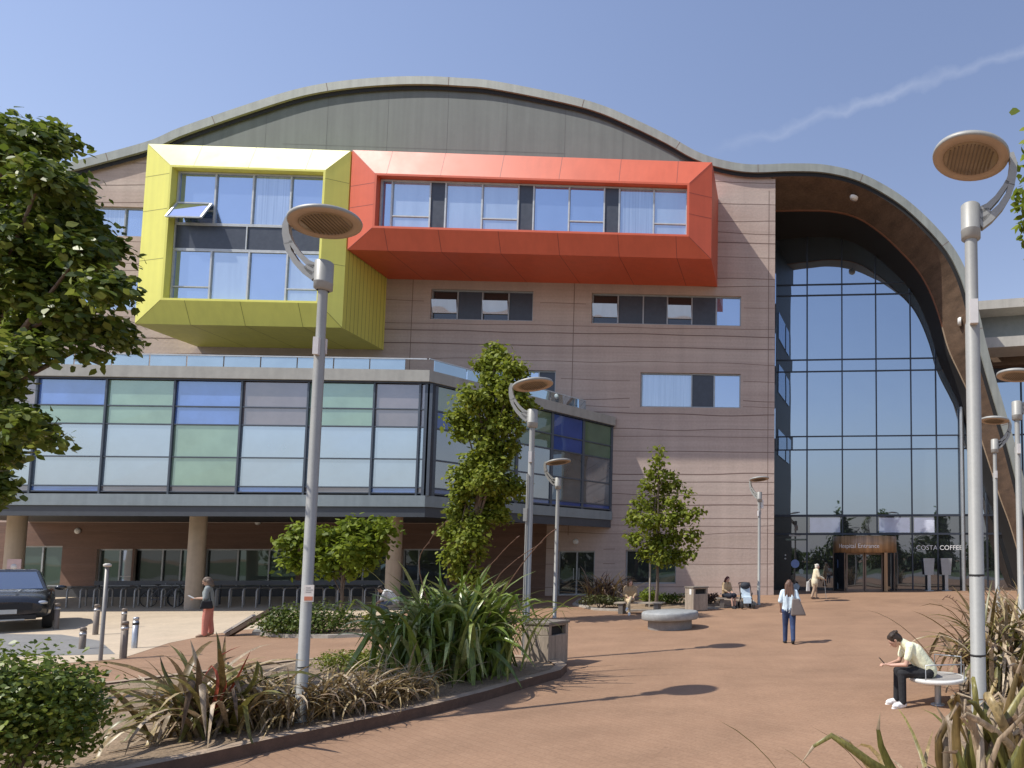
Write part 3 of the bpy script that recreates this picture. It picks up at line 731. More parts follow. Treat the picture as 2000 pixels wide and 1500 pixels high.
# body behind the glazing, underside and roof
foot = [(XL, YB + .12), (C1.x - .05, YB + .12), (C2.x - .12, F), (XL, F)]
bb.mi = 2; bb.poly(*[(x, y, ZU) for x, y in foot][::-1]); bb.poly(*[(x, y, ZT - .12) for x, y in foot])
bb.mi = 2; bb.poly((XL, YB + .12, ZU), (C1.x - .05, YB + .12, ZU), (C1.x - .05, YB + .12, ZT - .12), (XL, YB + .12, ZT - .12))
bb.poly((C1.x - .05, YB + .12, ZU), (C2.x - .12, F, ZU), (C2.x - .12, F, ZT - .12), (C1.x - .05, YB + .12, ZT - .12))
def slab(z0, z1, o0, mi, y_in=.115):
    bb.mi = mi
    a, b2 = (XL, YB - o0), (C1.x + .3 * o0, YB - o0); c = (C1.x + sn.x * o0 + su.x * .1 * 0, C1.y + sn.y * o0)
    e = (C2.x + sn.x * o0, C2.y + sn.y * o0)
    out_ = [a, (C1.x + o0 * .35, YB - o0), e]
    inn = [(XL, YB + y_in), (C1.x - .05, YB + y_in), (C2.x - .12, F)]
    for k in range(2):
        bb.poly((*out_[k], z0), (*out_[k + 1], z0), (*out_[k + 1], z1), (*out_[k], z1))
        bb.poly((*out_[k], z1), (*out_[k + 1], z1), (*inn[k + 1], z1), (*inn[k], z1))
        bb.poly((*inn[k], z0), (*inn[k + 1], z0), (*out_[k + 1], z0), (*out_[k], z0))
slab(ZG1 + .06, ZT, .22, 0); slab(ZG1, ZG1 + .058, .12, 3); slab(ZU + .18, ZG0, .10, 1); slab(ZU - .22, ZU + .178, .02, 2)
bay = bb.build('glazed_bay', [m_cap, m_band, m_under, m_dframe], hosp)
sp_blue = glass('blue spandrel glass', (.10, .19, .50), .18, tintc=(.7, .85, 1)); sp_green = glass('green spandrel glass', (.20, .30, .225), .18, tintc=(.75, .95, .9))
sp_mauve = glass('mauve spandrel glass', (.19, .165, .165), .15); sp_olive = glass('olive spandrel glass', (.16, .20, .08), .14)
sd_blue = glass('shaded blue side glass', (.03, .07, .27), .06); sd_green = glass('shaded green side glass', (.09, .15, .085), .08); sd_glass = glass('shaded side glass', (.07, .09, .10), .22, var=.6, vs=.6)  # side copies of the bay glass, its shade and dark reflections put into colour
zr = [ZG1, zb(797), zb(832), zb(895), zb(951), zb(962), ZG0]
vpx = [-420, -330, -195, -60, 77, 212, 345, 476, 605.5, 734, 823]; vx = [P(p, 745, YB).x for p in vpx] + [C1.x]
mt = {'b': sp_blue, 'g': sp_green, 'm': sp_mauve, 'w': g_bay, 'o': sp_olive, 'B': sd_blue, 'G': sd_green, 'W': sd_glass}
nm = {'B': 'blue_panel', 'G': 'green_panel', 'W': 'glass_pane', 'b': 'blue_panel', 'g': 'green_panel', 'm': 'mauve_panel', 'w': 'glass_pane', 'o': 'olive_panel'}
cols = ['mmwwm', 'bgwwm', 'ggwwb', 'mmwwm', 'bgwwb', 'ggwwm', 'bbggm', 'mmwwb', 'ggwwm', 'mmwwb', 'mmwwm']
jit = random.Random(3)
for i in range(len(vx) - 1):
    for r_ in range(5):
        k = cols[i][r_]; q = MB(); e = jit.uniform(-.006, .006)
        q.poly(FX(vx[i] + .03, zr[r_ + 1] + .02, e), FX(vx[i + 1] - .03, zr[r_ + 1] + .02), FX(vx[i + 1] - .03, zr[r_] - .02, jit.uniform(-.006, .006)), FX(vx[i] + .03, zr[r_] - .02))
        q.build(nm[k], mt[k], bay)
ns = 5; ts = [0.0, .25] + [.25 + (sl_ - .3) * k / ns for k in range(1, ns + 1)]
scol = ['wwwww', 'oBWWB', 'mmGGm', 'GGWWB', 'BBWWB', 'GGWWB']
for i in range(len(ts) - 1):
    for r_ in range(5):
        k = scol[i][r_]; q = MB()
        q.poly(S(ts[i] + .03, zr[r_ + 1] + .02), S(ts[i + 1] - .03, zr[r_ + 1] + .02), S(ts[i + 1] - .03, zr[r_] - .02), S(ts[i] + .03, zr[r_] - .02)); q.build(nm[k], mt[k], bay)
q = MB()
for x in vx: q.box(x - .036, x + .036, YB - .07, YB + .1, ZG0, ZG1)
for z in zr[1:-1]: q.box(XL, C1.x - .05, YB - .05, YB + .1, z - .022, z + .022)
for t in ts[1:]: q.bar(S(t, ZG0, .0), S(t, ZG1, .0), .09, .14, up=(*su, 0))
for z in zr[1:-1]: q.bar(S(.05, z), S(sl_, z), .11, .06)
q.bar((C1.x, C1.y + .04, ZG0), (C1.x, C1.y + .04, ZG1), .3, .22)
q.build('mullions', M('blue grey bay mullion', (.075, .092, .115), .4, metal=.3), bay)
q = MB(); q.mi = 0
for a, c in zip(np.arange(XL, C1.x - 2.2, 1.45), np.arange(XL, C1.x - 2.2, 1.45) + 1.4):
    q.box(a, min(c, C1.x - 1), YB + 1.2, YB + 1.215, ZT + .1, ZT + .85)
for t in np.arange(.8, sl_ - 1.2, 1.45):
    q.obox(Vector(S(t + .7, ZT + .48, -1.2)), Vector((*su, 0)) * .7, Vector((*sn, 0)) * .008, Vector((0, 0, .38)))
q.mi = 1; q.bar((XL, YB + 1.2, ZT + .88), (C1.x - .8, YB + 1.2, ZT + .88), .05, .05); q.bar(S(.6, ZT + .88, -1.2), S(sl_ - .4, ZT + .88, -1.2), .05, .05)
q.mi = 1
for a in np.arange(XL, C1.x - 1, 2.9): q.box(a - .02, a + .02, YB + 1.22, YB + 1.26, ZT - .1, ZT + .86)
q.build('glass_balustrade', [glass('pale balustrade glass', (.20, .26, .30), .35, tintc=(.7, .85, .95)), m_pframe], bay)
# columns under the bay
m_colm = M('sandy concrete column', (.50, .41, .31), .8, var=.08, scale=3, streak=.15)
for px in (377, 765, 20, -330):
    p = P(px, 1185, 28.2); q = MB(); q.lathe([(.28, -.1), (.28, ZU)], (p.x, 28.2, 0), 24); q.build('column', m_colm, hosp)
# shade behind the bike stands, put in as a dark wall strip, little lights
q = MB(); q.box(xl, P(880, 1150, F).x, F - .03, F - .001, -.3, 1.12); q.build('dark_foot', M('dark wall foot shade', (.05, .052, .058), .7), hosp)
m_lampw = M('white lamp housing', (.75, .75, .72), .4)
for (px, py) in ((153, 1037), (1125, 1058), (505, 1020)):
    p = P(px, py, F); q = MB(); q.lathe([(0.0, 0), (.13, 0), (.15, .05), (.1, .1), (0, .11)], (p.x, F - .001, p.z), 14, Matrix.Rotation(R(90), 3, 'X')); q.build('wall_lamp', m_lampw, hosp)
# ================================================================== entrance hall under the curved canopy
m_wood = M('weathered timber soffit', (.135, .088, .057), .6, var=.38, scale=1.1, stretch=(.5, .5, 2.2), fine=.22, bump=.15)
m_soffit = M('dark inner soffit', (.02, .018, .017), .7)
m_steel = M('brushed steel', (.42, .44, .45), .4, metal=.6, var=.06)
inner_px = [(1513, 412), (1580, 411), (1632, 414), (1678, 427), (1720, 455), (1755, 487), (1790, 525), (1815, 567), (1835, 620), (1853, 683), (1877, 735), (1895, 777), (1916, 854), (1932, 905), (1954, 973), (1972, 1022), (1988, 1075), (2012, 1160)]
YI = 36.2
ic = np.array(crom([(P(x, y, YI).x, P(x, y, YI).z) for x, y in inner_px], 6)); ic = resample(ic, 90)
k0 = int(np.argmin(np.abs(soff[:, 0] - P(1513, 400, YF).x))); fc = resample(soff[k0:], 90)
q = MB(); q.sm = True
mid = []
rows = 6
for r_ in range(rows + 1):
    f = r_ / rows
    for a, c in zip(fc, ic):
        x, z = a[0] + (c[0] - a[0]) * f, a[1] + (c[1] - a[1]) * f
        mid.append((x, YF + .12 + (YI - YF - .12) * f, z))
q.add(mid, [[r_ * 90 + i, (r_ + 1) * 90 + i, (r_ + 1) * 90 + i + 1, r_ * 90 + i + 1] for r_ in range(rows) for i in range(89)])
can = q.build('canopy_soffit', m_wood, hosp)
q = MB()      # bright edge trim and plank lines
for (c0, c1) in zip(ic[40:-1], ic[41:]):
    q.bar((c0[0], YI, c0[1]), (c1[0], YI, c1[1]), .07, .09, up=(0, 1, 0))
q.build('edge_trim', M('pale timber trim', (.42, .32, .22), .6), can)
q = MB()
for (c0, c1) in zip(ic[:40], ic[1:41]):
    q.bar((c0[0], YI, c0[1]), (c1[0], YI, c1[1]), .07, .12, up=(0, 1, 0))
q.build('edge_trim', M('red brown timber trim', (.24, .10, .05), .6), can)
for (px, py, ti) in ((1668, 385, .55), (1876, 628, .5)):
    p = P(px, py, 34.45); q = MB()
    ax = Vector((.75, -.25, .0)) if px > 1800 else Vector((0.25, -.2, 1)); ax.normalize()
    mt_ = Vector((0, 0, 1)).rotation_difference(-ax).to_matrix()
    q.lathe([(0, .16), (.19, .15), (.24, .06), (.24, -.04)], p, 20, mt_); q.build('soffit_light', M('white round lamp', (.8, .8, .76), .4), can)
# the glass screen, turned nine degrees so that its right side comes forward
xL = xr; YG0 = F + RW - .02
Yg = lambda x: YG0 - .105 * (x - xL)
def GP(px, py, o=0.0):
    d = ray(px, py); t = (YG0 + .105 * xL) / (d.y + .105 * d.x)
    p = CAM + d * t; return Vector((p.x, p.y - o, p.z))
zt_ = GP(1650, 1043).z; zt2 = GP(1650, 1007).z
# upper pane field: one strip per bay, cut along the soffit line
sx_ = np.array([c[0] for c in ic]); sz_ = np.array([c[1] for c in ic])
def sof(x):
    i = np.argsort(sx_); return float(np.interp(x, sx_[i], sz_[i]))
vpx_ = [1514, 1576, 1645, 1712, 1780, 1829, 1878, 1925]; vxs = [GP(p, 900).x for p in vpx_]
xend = GP(1999, 1120).x
vxs = [xL] + vxs[1:] + [xend]
hz = [GP(1650, y).z for y in (555, 576, 702, 725, 852, 878)]
zs = [zt2] + hz[::-1] + [40]
gw = MB(); gw.box(xL, xL + .02, YG0, YG0 + .3, 0, .1)
ent = None
fm_ = MB()
for i in range(1, len(vxs) - 1):
    x = vxs[i]; zt = sof(x)
    if zt > zt_: fm_.box(x - .04, x + .04, Yg(x) - .10, Yg(x) + .05, zt_, zt)
    fm_.box(x - .04, x + .04, Yg(x) - .10, Yg(x) + .05, gz(x, F), zt_) if i not in (3,) else None
for z in hz:
    xm = max([x for x in np.linspace(xL, xend, 80) if sof(x) > z] or [xL])
    fm_.bar((xL, Yg(xL) - .03, z), (xm, Yg(xm) - .03, z), .06, .07)
for z, h in ((zt2, .13), (zt_, .12)):
    fm_.bar((xL, Yg(xL) - .04, z), (xend, Yg(xend) - .04, z), .12, h)
ent = fm_.build('entrance_glazing', m_dframe, hosp)
jit = random.Random(8)
for i in range(len(vxs) - 1):
    a, c = vxs[i], vxs[i + 1]
    for z0, z1 in zip(zs[:-1], zs[1:]):
        top = [(x, min(z1, sof(x))) for x in np.linspace(c, a, 9)]
        if max(z for _, z in top) <= z0 + .02: continue
        q = MB(); e = jit.uniform(-.009, .009)
        top = [(x, max(z, z0 + .001)) for x, z in top]
        q.poly((a, Yg(a) + e, z0), (c, Yg(c) - e, z0), *[(x, Yg(x) + e * (1 - 2 * (x - a) / (c - a)), z) for x, z in top]); q.build('glass_pane', g_hall, ent)
    # band of panels above the doors and the glass below it
    q = MB(); q.poly((a, Yg(a), zt_), (c, Yg(c), zt_), (c, Yg(c), zt2), (a, Yg(a), zt2)); q.build('glass_pane', g_hall_low, ent)
    q = MB(); q.poly((a, Yg(a), -.1), (c, Yg(c), -.1), (c, Yg(c), zt_), (a, Yg(a), zt_)); q.build('glass_pane', g_hall_low, ent)
for (a, c) in ((1582, 1641), (1717, 1777), (1785, 1825)):
    p, e = GP(a, 1011, .03), GP(c, 1040, .03)
    q = MB(); q.poly((p.x, Yg(p.x) - .012, e.z), (e.x, Yg(e.x) - .012, e.z), (e.x, Yg(e.x) - .012, p.z), (p.x, Yg(p.x) - .012, p.z)); q.build('white_panel', glass('pale blind behind glass', (.70, .74, .88), .2), ent)
# dark soffit between timber and glass
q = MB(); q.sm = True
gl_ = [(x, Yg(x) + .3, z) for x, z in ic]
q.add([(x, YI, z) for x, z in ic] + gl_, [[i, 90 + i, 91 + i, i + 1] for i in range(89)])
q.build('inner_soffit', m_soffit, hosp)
# steel column in front of the glass
p = GP(1880, 1160); q = MB(); zc = sof(p.x) - .1
q.lathe([(.13, gz(p.x, F)), (.13, zc)], (p.x, p.y - .35, 0), 16); q.build('column', m_steel, hosp)
# revolving door drum
c0 = GP(1688, 1100); rd = (GP(1752, 1100) - GP(1628, 1100)).length / 2; dc = Vector((c0.x, Yg(c0.x) - .2))
zd0, zd1 = P(1690, 1079, dc.y - rd).z, P(1690, 1046, dc.y - rd).z
gzd = gz(dc.x, F)
m_drum = M('golden timber drum', (.36, .22, .11), .45, var=.45, scale=1.0, stretch=(5, 5, .12), fine=.2, coat=.3)
q = MB(); q.lathe([(rd * .6, zd0), (rd, zd0), (rd, zd1), (rd * .6, zd1)], (dc.x, dc.y, 0), 48); drum = q.build('revolving_door', m_drum, hosp)
ang = lambda a: (dc.x + math.sin(a) * rd, dc.y - math.cos(a) * rd)
for s0, s1 in ((-1.5, -.78), (.5, 1.5)):
    q = MB(); q.sm = True
    for a in np.linspace(s0, s1, 11)[:-1]:
        p, e = ang(a), ang(a + (s1 - s0) / 10); q.poly((*p, gzd), (*e, gzd), (*e, zd0), (*p, zd0))
    q.build('curved_glass', g_hall_low, drum)
for a in (-1.45, -.78, 1.0, 1.45):
    q = MB(); x, y = ang(a); q.box(x - .035, x + .035, y - .035, y + .035, gzd, zd0); q.build('door_post', m_wood, drum)
q = MB(); x, y = ang(.55); q.box(x - .10, x + .10, y - .05, y + .05, gzd, zd0); q.build('door_post', m_drum, drum)
yy = dc.y - rd * .62
xa, xb = ang(-.72)[0], ang(.5)[0]
for s0, s1 in ((xa, (xa + xb) / 2), ((xa + xb) / 2, xb)):
    q = MB(); q.box(s0 + .02, s0 + .10, yy - .03, yy + .03, gzd, zd0); q.box(s1 - .10, s1 - .02, yy - .03, yy + .03, gzd, zd0)
    q.box(s0 + .1, s1 - .1, yy - .028, yy + .028, gzd, gzd + .14); q.box(s0 + .1, s1 - .1, yy - .028, yy + .028, zd0 - .12, zd0)
    lf = q.build('door_leaf', M('bronze door frame', (.20, .15, .12), .4, metal=.4), drum)
    q = MB(); q.poly((s0 + .09, yy, gzd + .1), (s1 - .09, yy, gzd + .1), (s1 - .09, yy, zd0 - .1), (s0 + .09, yy, zd0 - .1)); q.build('glass_pane', g_hall_low, lf) if False else q.build('leaf_glass', g_hall_low, drum)
m_white = M('white lettering', (.82, .82, .80), .5, var=.03)
wtxt = 2.75; a0 = -1.02
def wrap(u, v, e): a = a0 + u / rd; x, y = dc.x + math.sin(a) * (rd + .012 + e), dc.y - math.cos(a) * (rd + .012 + e); return Vector((x, y, zd0 + .27 + v))
lettering('sign_lettering', 'Hospital Entrance', .36, (0, 0, 0), (1, 0, 0), (0, 0, 1), m_white, drum, .006, wrap)
# cafe lettering on the right hand glass
p = GP(1789, 1074); ux = Vector((1, -.105, 0)).normalized()
lettering('cafe_lettering', 'COSTA COFFEE', .40, Vector((p.x, Yg(p.x) - .02, p.z)), ux, (0, 0, 1), m_white, ent, .005)
# round and pointed stickers on the left glass
for (px, py, r_, n_, c) in ((1553, 1101, .26, 20, (.28, .38, .68)), (1565, 1116, .17, 6, (.5, .55, .5)), (1555, 1146, .24, 5, (.55, .62, .66)), (1534, 1084, .05, 12, (.7, .7, .65)), (1534, 1091, .05, 12, (.7, .7, .65))):
    p = GP(px, py); q = MB(); q.poly(*[(p.x + r_ * math.cos(t), Yg(p.x + r_ * math.cos(t)) - .015, p.z + r_ * math.sin(t)) for t in [2 * math.pi * k / n_ + .3 for k in range(n_)]])
    q.build('window_sticker', M('sticker %.2f' % c[0], c, .5), ent)
for (px, py, wd) in ((1552, 1046, .7), (1555, 1054, 1.3)):
    p = GP(px, py); q = MB(); q.box(p.x - wd / 2, p.x + wd / 2, Yg(p.x) - .1, Yg(p.x) - .03, p.z - .05, p.z + .05); q.build('light_strip', M('pale strip %.1f' % wd, (.5, .5, .45) if wd < 1 else (.16, .2, .16), .5), ent)
# two standing panels by the cafe window
for k, px in enumerate((1815, 1849)):
    b = G(px, 1160); b = Vector((b.x, Yg(GP(px, 1100).x) - .55, 0)); b.x = P(px, 1160, b.y).x; b.z = gz(b.x, F)
    t = thing('standing_panel', ('grey standing info panel nearer to the wooden revolving door', 'grey standing info panel nearer to the steel column')[k], 'sign', b, 'standing panels by the cafe window')
    q = MB(); q.prism([(b.x - .26, b.z + .95), (b.x + .26, b.z + .95), (b.x + .34, b.z + 1.95), (b.x - .34, b.z + 1.95)], b.y - .04, b.y + .04); q.build('panel', M('grey panel board', (.34, .36, .36), .5), t)
    q = MB(); q.box(b.x - .1, b.x + .1, b.y - .03, b.y + .03, b.z, b.z + .95); q.box(b.x - .25, b.x + .25, b.y - .2, b.y + .2, b.z - .03, b.z + .03); q.build('post', m_steel, t)

# ================================================================== curved annexe right of the arch
def AP(px, py, Y0=39.0, k=.25):
    d = ray(px, py); t = (Y0 + k * 6.0) / (d.y + k * d.x); return CAM + d * t
an = thing('annexe_building', 'low modern wing with pale roof edge and grey panels right of the timber arch', 'building', AP(1930, 1165))
def aslab(y0, y1, Yf, x0=1905, x1=2500, depth=4, mat=None, name='roof_edge'):
    a, b_ = AP(x0, y0, Yf), AP(x1, y0, Yf); zz0 = AP(1950, y1, Yf).z; zz1 = AP(1950, y0, Yf).z
    q = MB(); d = Vector((0, depth, 0))
    v = [Vector((a.x, a.y, zz0)), Vector((b_.x, b_.y, zz0))]; v += [v[1] + d, v[0] + d]
    tp = [Vector((p.x, p.y, zz1)) for p in v]
    q.add(v + tp, [[3, 2, 1, 0], [4, 5, 6, 7], [0, 1, 5, 4], [1, 2, 6, 5], [2, 3, 7, 6], [3, 0, 4, 7]])
    return q.build(name, mat, an)
m_apale = M('pale annexe fascia', (.44, .42, .37), .6, var=.06, streak=.1)
m_agrey = M('grey annexe panel', (.20, .215, .21), .5, var=.1)
aslab(585, 602, 38.0, mat=m_apale, name='roof_edge'); aslab(602.5, 614, 39.2, mat=m_soffit, name='eaves_strip'); aslab(614.5, 662, 39.4, mat=m_agrey, name='grey_panels')
aslab(658, 678, 37.2, mat=m_apale, name='canopy_edge', depth=2.0); aslab(678.5, 714, 39.6, mat=m_wood, name='soffit'); aslab(714.5, 745, 40.2, mat=m_dframe, name='transom')
q = MB()
for px in (1700, 1800, 1940, 1997, 2060, 2130, 2220):
    p = AP(px, 900, 40.3); zt = AP(1950, 745, 40.3).z; q.box(p.x - .04, p.x + .04, p.y - .08, p.y + .03, 0, zt)
for y in (850, 1005, 1045):
    a, b_ = AP(1905, y, 40.3), AP(2500, y, 40.3); z = AP(1950, y, 40.3).z; q.bar((a.x, a.y, z), (b_.x, b_.y, z), .08, .08)
gf = q.build('window', m_dframe, an)
a, b_ = AP(1900, 900, 40.35), AP(2500, 900, 40.35); z = AP(1950, 745, 40.35).z; z1 = AP(1950, 1005, 40.35).z
q = MB(); q.poly((a.x, a.y, z1), (b_.x, b_.y, z1), (b_.x, b_.y, z), (a.x, a.y, z)); q.build('glass_pane', g_hall, gf)
q = MB(); q.poly((a.x, a.y, -.2), (b_.x, b_.y, -.2), (b_.x, b_.y, z1), (a.x, a.y, z1)); q.build('glass_pane', g_hall_low, gf)
# ================================================================== street lamps
m_pole = M('pale grey lamp paint', (.34, .34, .315), .5, metal=.1, var=.06, scale=2.5, fine=.04, streak=.06)
m_under_l = M('lamp underside with paving bounce', (.46, .35, .25), .55, var=.08)  # tan of the paving's reflected light, put into the underside colour
m_lens = M('brown lamp lens', (.27, .20, .12), .3, var=.15)
m_lv = M('lamp louvre', (.16, .12, .08), .5)
m_strap = M('black strap', (.03, .03, .03), .6)
def make_lamp(base, top_z, rz, label, boxes=True, extra=None, tilt=4, hs=1.28):
    "base: foot; top_z: height of the top of the cap"
    h = top_z - base.z
    root = thing('street_lamp', label, 'street lamp', base, 'tall grey lamps with round tilted heads', rz)
    OFF[root.name] = Vector()
    zc = h * .80
    q = MB(); q.lathe([(.085, 0), (.085, .02), (.066, .035), (.066, zc), (.058, zc + .03), (.058, h - .33)], n=20)
    pole = q.build('pole', m_pole, root)
    def grow(o):
        for v in o.data.vertices: v.co = (v.co.x * hs, v.co.y * hs, h + (v.co.z - h) * hs)
        return o
    q = MB(); q.lathe([(0, h), (.075, h), (.088, h - .012), (.088, h - .24), (.091, h - .245), (.091, h - .25), (.088, h - .255), (.088, h - .32), (.06, h - .34)], n=24)
    grow(q.build('cap', m_pole, root))
    q = MB(); th = .032
    def blade(pts, wds):
        pts = [np.array(p) for p in pts]
        for i in range(len(pts) - 1):
            d = pts[i + 1] - pts[i]; d = d / np.linalg.norm(d)
            nn = np.array([-d[1], d[0]])
            if i == 0: n0 = nn
            d2 = (pts[min(i + 2, len(pts) - 1)] - pts[i]); d2 = d2 / np.linalg.norm(d2); n1 = np.array([-d2[1], d2[0]])
            a, b_ = pts[i] - n0 * wds[i], pts[i] + n0 * wds[i]; c, e = pts[i + 1] + n1 * wds[i + 1], pts[i + 1] - n1 * wds[i + 1]
            q.prism([(a[0], h + a[1]), (b_[0], h + b_[1]), (c[0], h + c[1]), (e[0], h + e[1])], -th, th); n0 = n1
    blade([(.08, -.07), (.16, -.03), (.24, .05), (.31, .15), (.335, .2)], [.035, .03, .024, .022, .02])
    blade([(.08, -.20), (.17, -.14), (.27, -.04), (.345, .08), (.372, .17)], [.045, .038, .03, .026, .03])
    blade([(.352, .165), (.385, .28), (.392, .38), (.375, .47)], [.045, .036, .03, .02])
    blade([(.08, -.12), (.13, -.10), (.17, -.07)], [.07, .05, .03])
    grow(q.build('arm', m_pole, root))
    mt_ = Matrix.Rotation(R(tilt), 3, 'Y'); c = Vector((.01, 0, h + .46))
    q = MB(); q.lathe([(.0, -.004), (.25, -.004), (.252, -.018), (.345, -.018), (.352, 0), (.345, .025), (.27, .055), (.15, .075), (0, .08)], c, 40, mt_)
    for i in range(len(q.f)): q.m[i] = 1 if i < 40 * 3 else 0
    hd = grow(q.build('lamp_head', [m_pole, m_under_l], root))
    q = MB(); q.lathe([(.0, -.022), (.235, -.022), (.25, -.012)], c, 32, mt_)
    q.mi = 1
    for k in np.arange(-.2, .21, .035):
        l_ = math.sqrt(max(0, .235 ** 2 - k * k)) * .95
        q.obox(c + mt_ @ Vector((k, 0, -.027)), mt_ @ Vector((.004, 0, 0)), Vector((0, l_, 0)), mt_ @ Vector((0, 0, .005)))
    grow(q.build('lens', [m_lens, m_lv], hd))
    if boxes:
        q = MB(); q.box(-.035, .035, -.115, -.062, zc - .02, zc + .2); q.box(-.035, .035, .062, .115, zc - .09, zc + .16); q.build('control_box', M('white control box', (.62, .60, .58), .5), root)
    q = MB(); q.box(.03, .067, -.05, .05, .45, .95); q.build('access_door', m_pole, pole)
    return root
lamps = {}
def lamp(key, base_px, top_px, depth=None, rz=0, label='', boxes=True, tilt=4, lift=0, hs=1.28):
    if depth: b = D(base_px[0], base_px[1], depth); b.z = gz(b.x, b.y) + lift
    else: b = G(*base_px, lift)
    dpt = -(CM.transposed() @ (b - CAM)).z
    # height at which the sight line of the cap top passes the pole axis
    r_ = ray(*top_px); t = (b.y) / r_.y; z = CAM.z + r_.z * t
    lamps[key] = make_lamp(b, z, rz, label, boxes, tilt=tilt, hs=hs); return b, z
l1, z1_ = lamp('L1', (586, 1411), (629, 511), rz=R(188), label='tall lamp rising from the front planting bed beside the dry bronze flax', lift=.13, tilt=13)
l2, z2_ = lamp('L2', (1026, 1292), (1043, 800), rz=R(184), label='lamp with a thin pipe up its pole, behind the stone grey bin', tilt=14)
l3, z3_ = lamp('L3', (1083, 1207), (1092, 933), rz=R(180), label='middle distance lamp before the splayed end of the glazed bay', tilt=11, boxes=False)
l4, z4_ = lamp('L4', (1482, 1181), (1484, 961), rz=R(150), label='small far lamp in front of the pink wall beside the hall entrance', tilt=8)
l5, z5_ = lamp('L5', (1915, 1560), (1898, 401), depth=5.55, rz=R(-8), label='largest lamp, standing near at right behind the round seat', tilt=7, hs=1.0)
l6, z6_ = lamp('L6', (1996, 1260), (1986, 784), depth=14.0, rz=R(-5), label='lamp at the right edge of the bronze flax bed with its head partly cut off', tilt=5)
l7, z7_ = lamp('L7', (1949, 1205), (1945, 858), depth=19.5, rz=R(0), label='lamp before the foot of the timber arch, left of the other flax bed lamp', tilt=4)
# plate on the first lamp
p1 = lamps['L1']; dpt = 7.7; hh = (1411 - 1122) / (1250 / dpt)
q = MB(); q.box(-.045, .085, -.004, .004, -.115, .115); q.mi = 1; q.box(-.035, .075, -.007, -.0042, -.10, -.045); q.mi = 2
for k, wd in enumerate((.07, .09, .06)): q.box(-.02, -.02 + wd, -.007, -.0042, .01 + k * .03, .022 + k * .03)
pl = q.build('notice_plate', [M('off white plate', (.62, .58, .54), .5), M('rusty red print', (.45, .16, .09), .6), M('grey print', (.32, .31, .30), .6)], p1)
pl.location = Vector((.0, 0, hh)) + Matrix.Rotation(-R(188), 3, 'Z') @ Vector((.06, -.075, 0)); pl.rotation_euler = (0, 0, -R(188) + R(-38) * 0)
for lk, zz in (('L5', 1.55), ('L5', 2.25), ('L7', 1.2), ('L1', .75)):
    q = MB(); q.lathe([(.068, zz), (.069, zz), (.069, zz + .018), (.068, zz + .018)], n=16); q.build('strap', m_strap, lamps[lk])
q = MB(); q.tube([(.045, .09, .05), (.045, .09, 4.3)], .022, 8); q.box(.02, .1, .07, .15, 3.2, 3.5); q.build('conduit_pipe', m_pole, lamps['L2'])
q = MB(); q.box(-.12, .12, -.16, -.06, 4.35, 4.75); q.build('camera_housing', M('white cctv housing', (.72, .72, .70), .4), lamps['L4'])

# ================================================================== bollards, sign post, bins, benches
m_boll = M('grey brown bollard', (.22, .18, .145), .6, metal=.2, var=.2, scale=5)
m_bollb = M('steel bollard', (.50, .51, .52), .35, metal=.6)
bl = [((186, 1240), (186, 1180), 0, 'brown bollard at the edge of the sand, just left of the thin sign post'), ((109, 1229), (108, 1178), 0, 'brown bollard right beside the dark car'), ((241, 1226), (240, 1188), 0, 'farthest brown bollard, half hidden behind the slimmer ones'),
      ((240, 1286), (244, 1213), 0, 'nearest brown bollard at the corner of red and sand paving'), ((262, 1266), (266, 1205), 1, 'shiny steel bollard beside the brown one on the sand'), ((160, 1268), (161, 1225), 0, 'short brown bollard between the car and the thin sign post')]
for base, top, k, lab in bl:
    b = G(*base); r_ = ray(*top); z = CAM.z + r_.z * (b.y / r_.y); h = z - b.z
    t = thing('bollard', lab, 'bollard', b, 'bollards along the sandy forecourt'); OFF[t.name] = Vector()
    r0 = .062 if k == 0 else .058
    q = MB(); q.lathe([(r0, 0), (r0, h - .1), (r0 - .008, h - .1), (r0 - .008, h - .085), (r0, h - .085), (r0, h - .02), (r0 - .02, h), (0, h)], n=16); q.build('post', m_bollb if k else m_boll, t)
    q = MB(); q.lathe([(r0 + .004, h - .2), (r0 + .005, h - .2), (r0 + .005, h - .14), (r0 + .004, h - .14)], n=16); q.build('band', m_bollb if not k else m_strap, t)
b = G(196, 1290); r_ = ray(206, 1102); z = CAM.z + r_.z * (b.y / r_.y)
t = thing('sign_post', 'thin grey pole with a small pale cap behind the round bush', 'post', b); OFF[t.name] = Vector(); h = z - b.z
q = MB(); q.lathe([(.036, 0), (.036, h - .06), (0, h - .06)], n=12); q.build('pole', M('dull grey post', (.26, .25, .23), .5, metal=.3), t)
q = MB(); q.lathe([(.037, h - .06), (.07, h - .05), (.07, h), (.03, h + .02), (0, h + .02)], n=12); q.build('cap', M('pale cap', (.6, .58, .52), .5), t)
b = P(22, 1200, 27.0); b.z = gz(0, 27); t = thing('road_sign', 'small pinkish sign plate standing behind the car at the left edge', 'sign', b); OFF[t.name] = Vector()
zt = P(20, 1092, 27.0).z - b.z; zb_ = P(20, 1122, 27.0).z - b.z
q = MB(); q.tube([(0, 0, 0), (0, 0, zt - .05)], .03, 8); q.build('pole', m_steel, t)
q = MB(); q.box(-.26, .26, -.05, -.03, zb_, zt); q.mi = 1; q.lathe([(0, .002), (.12, .002), (.12, 0)], (0, -.05, (zb_ + zt) / 2), 16, Matrix.Rotation(R(90), 3, 'X')); q.build('plate', [M('pinkish plate', (.5, .36, .35), .5), M('plate disc', (.62, .6, .58), .5)], t)

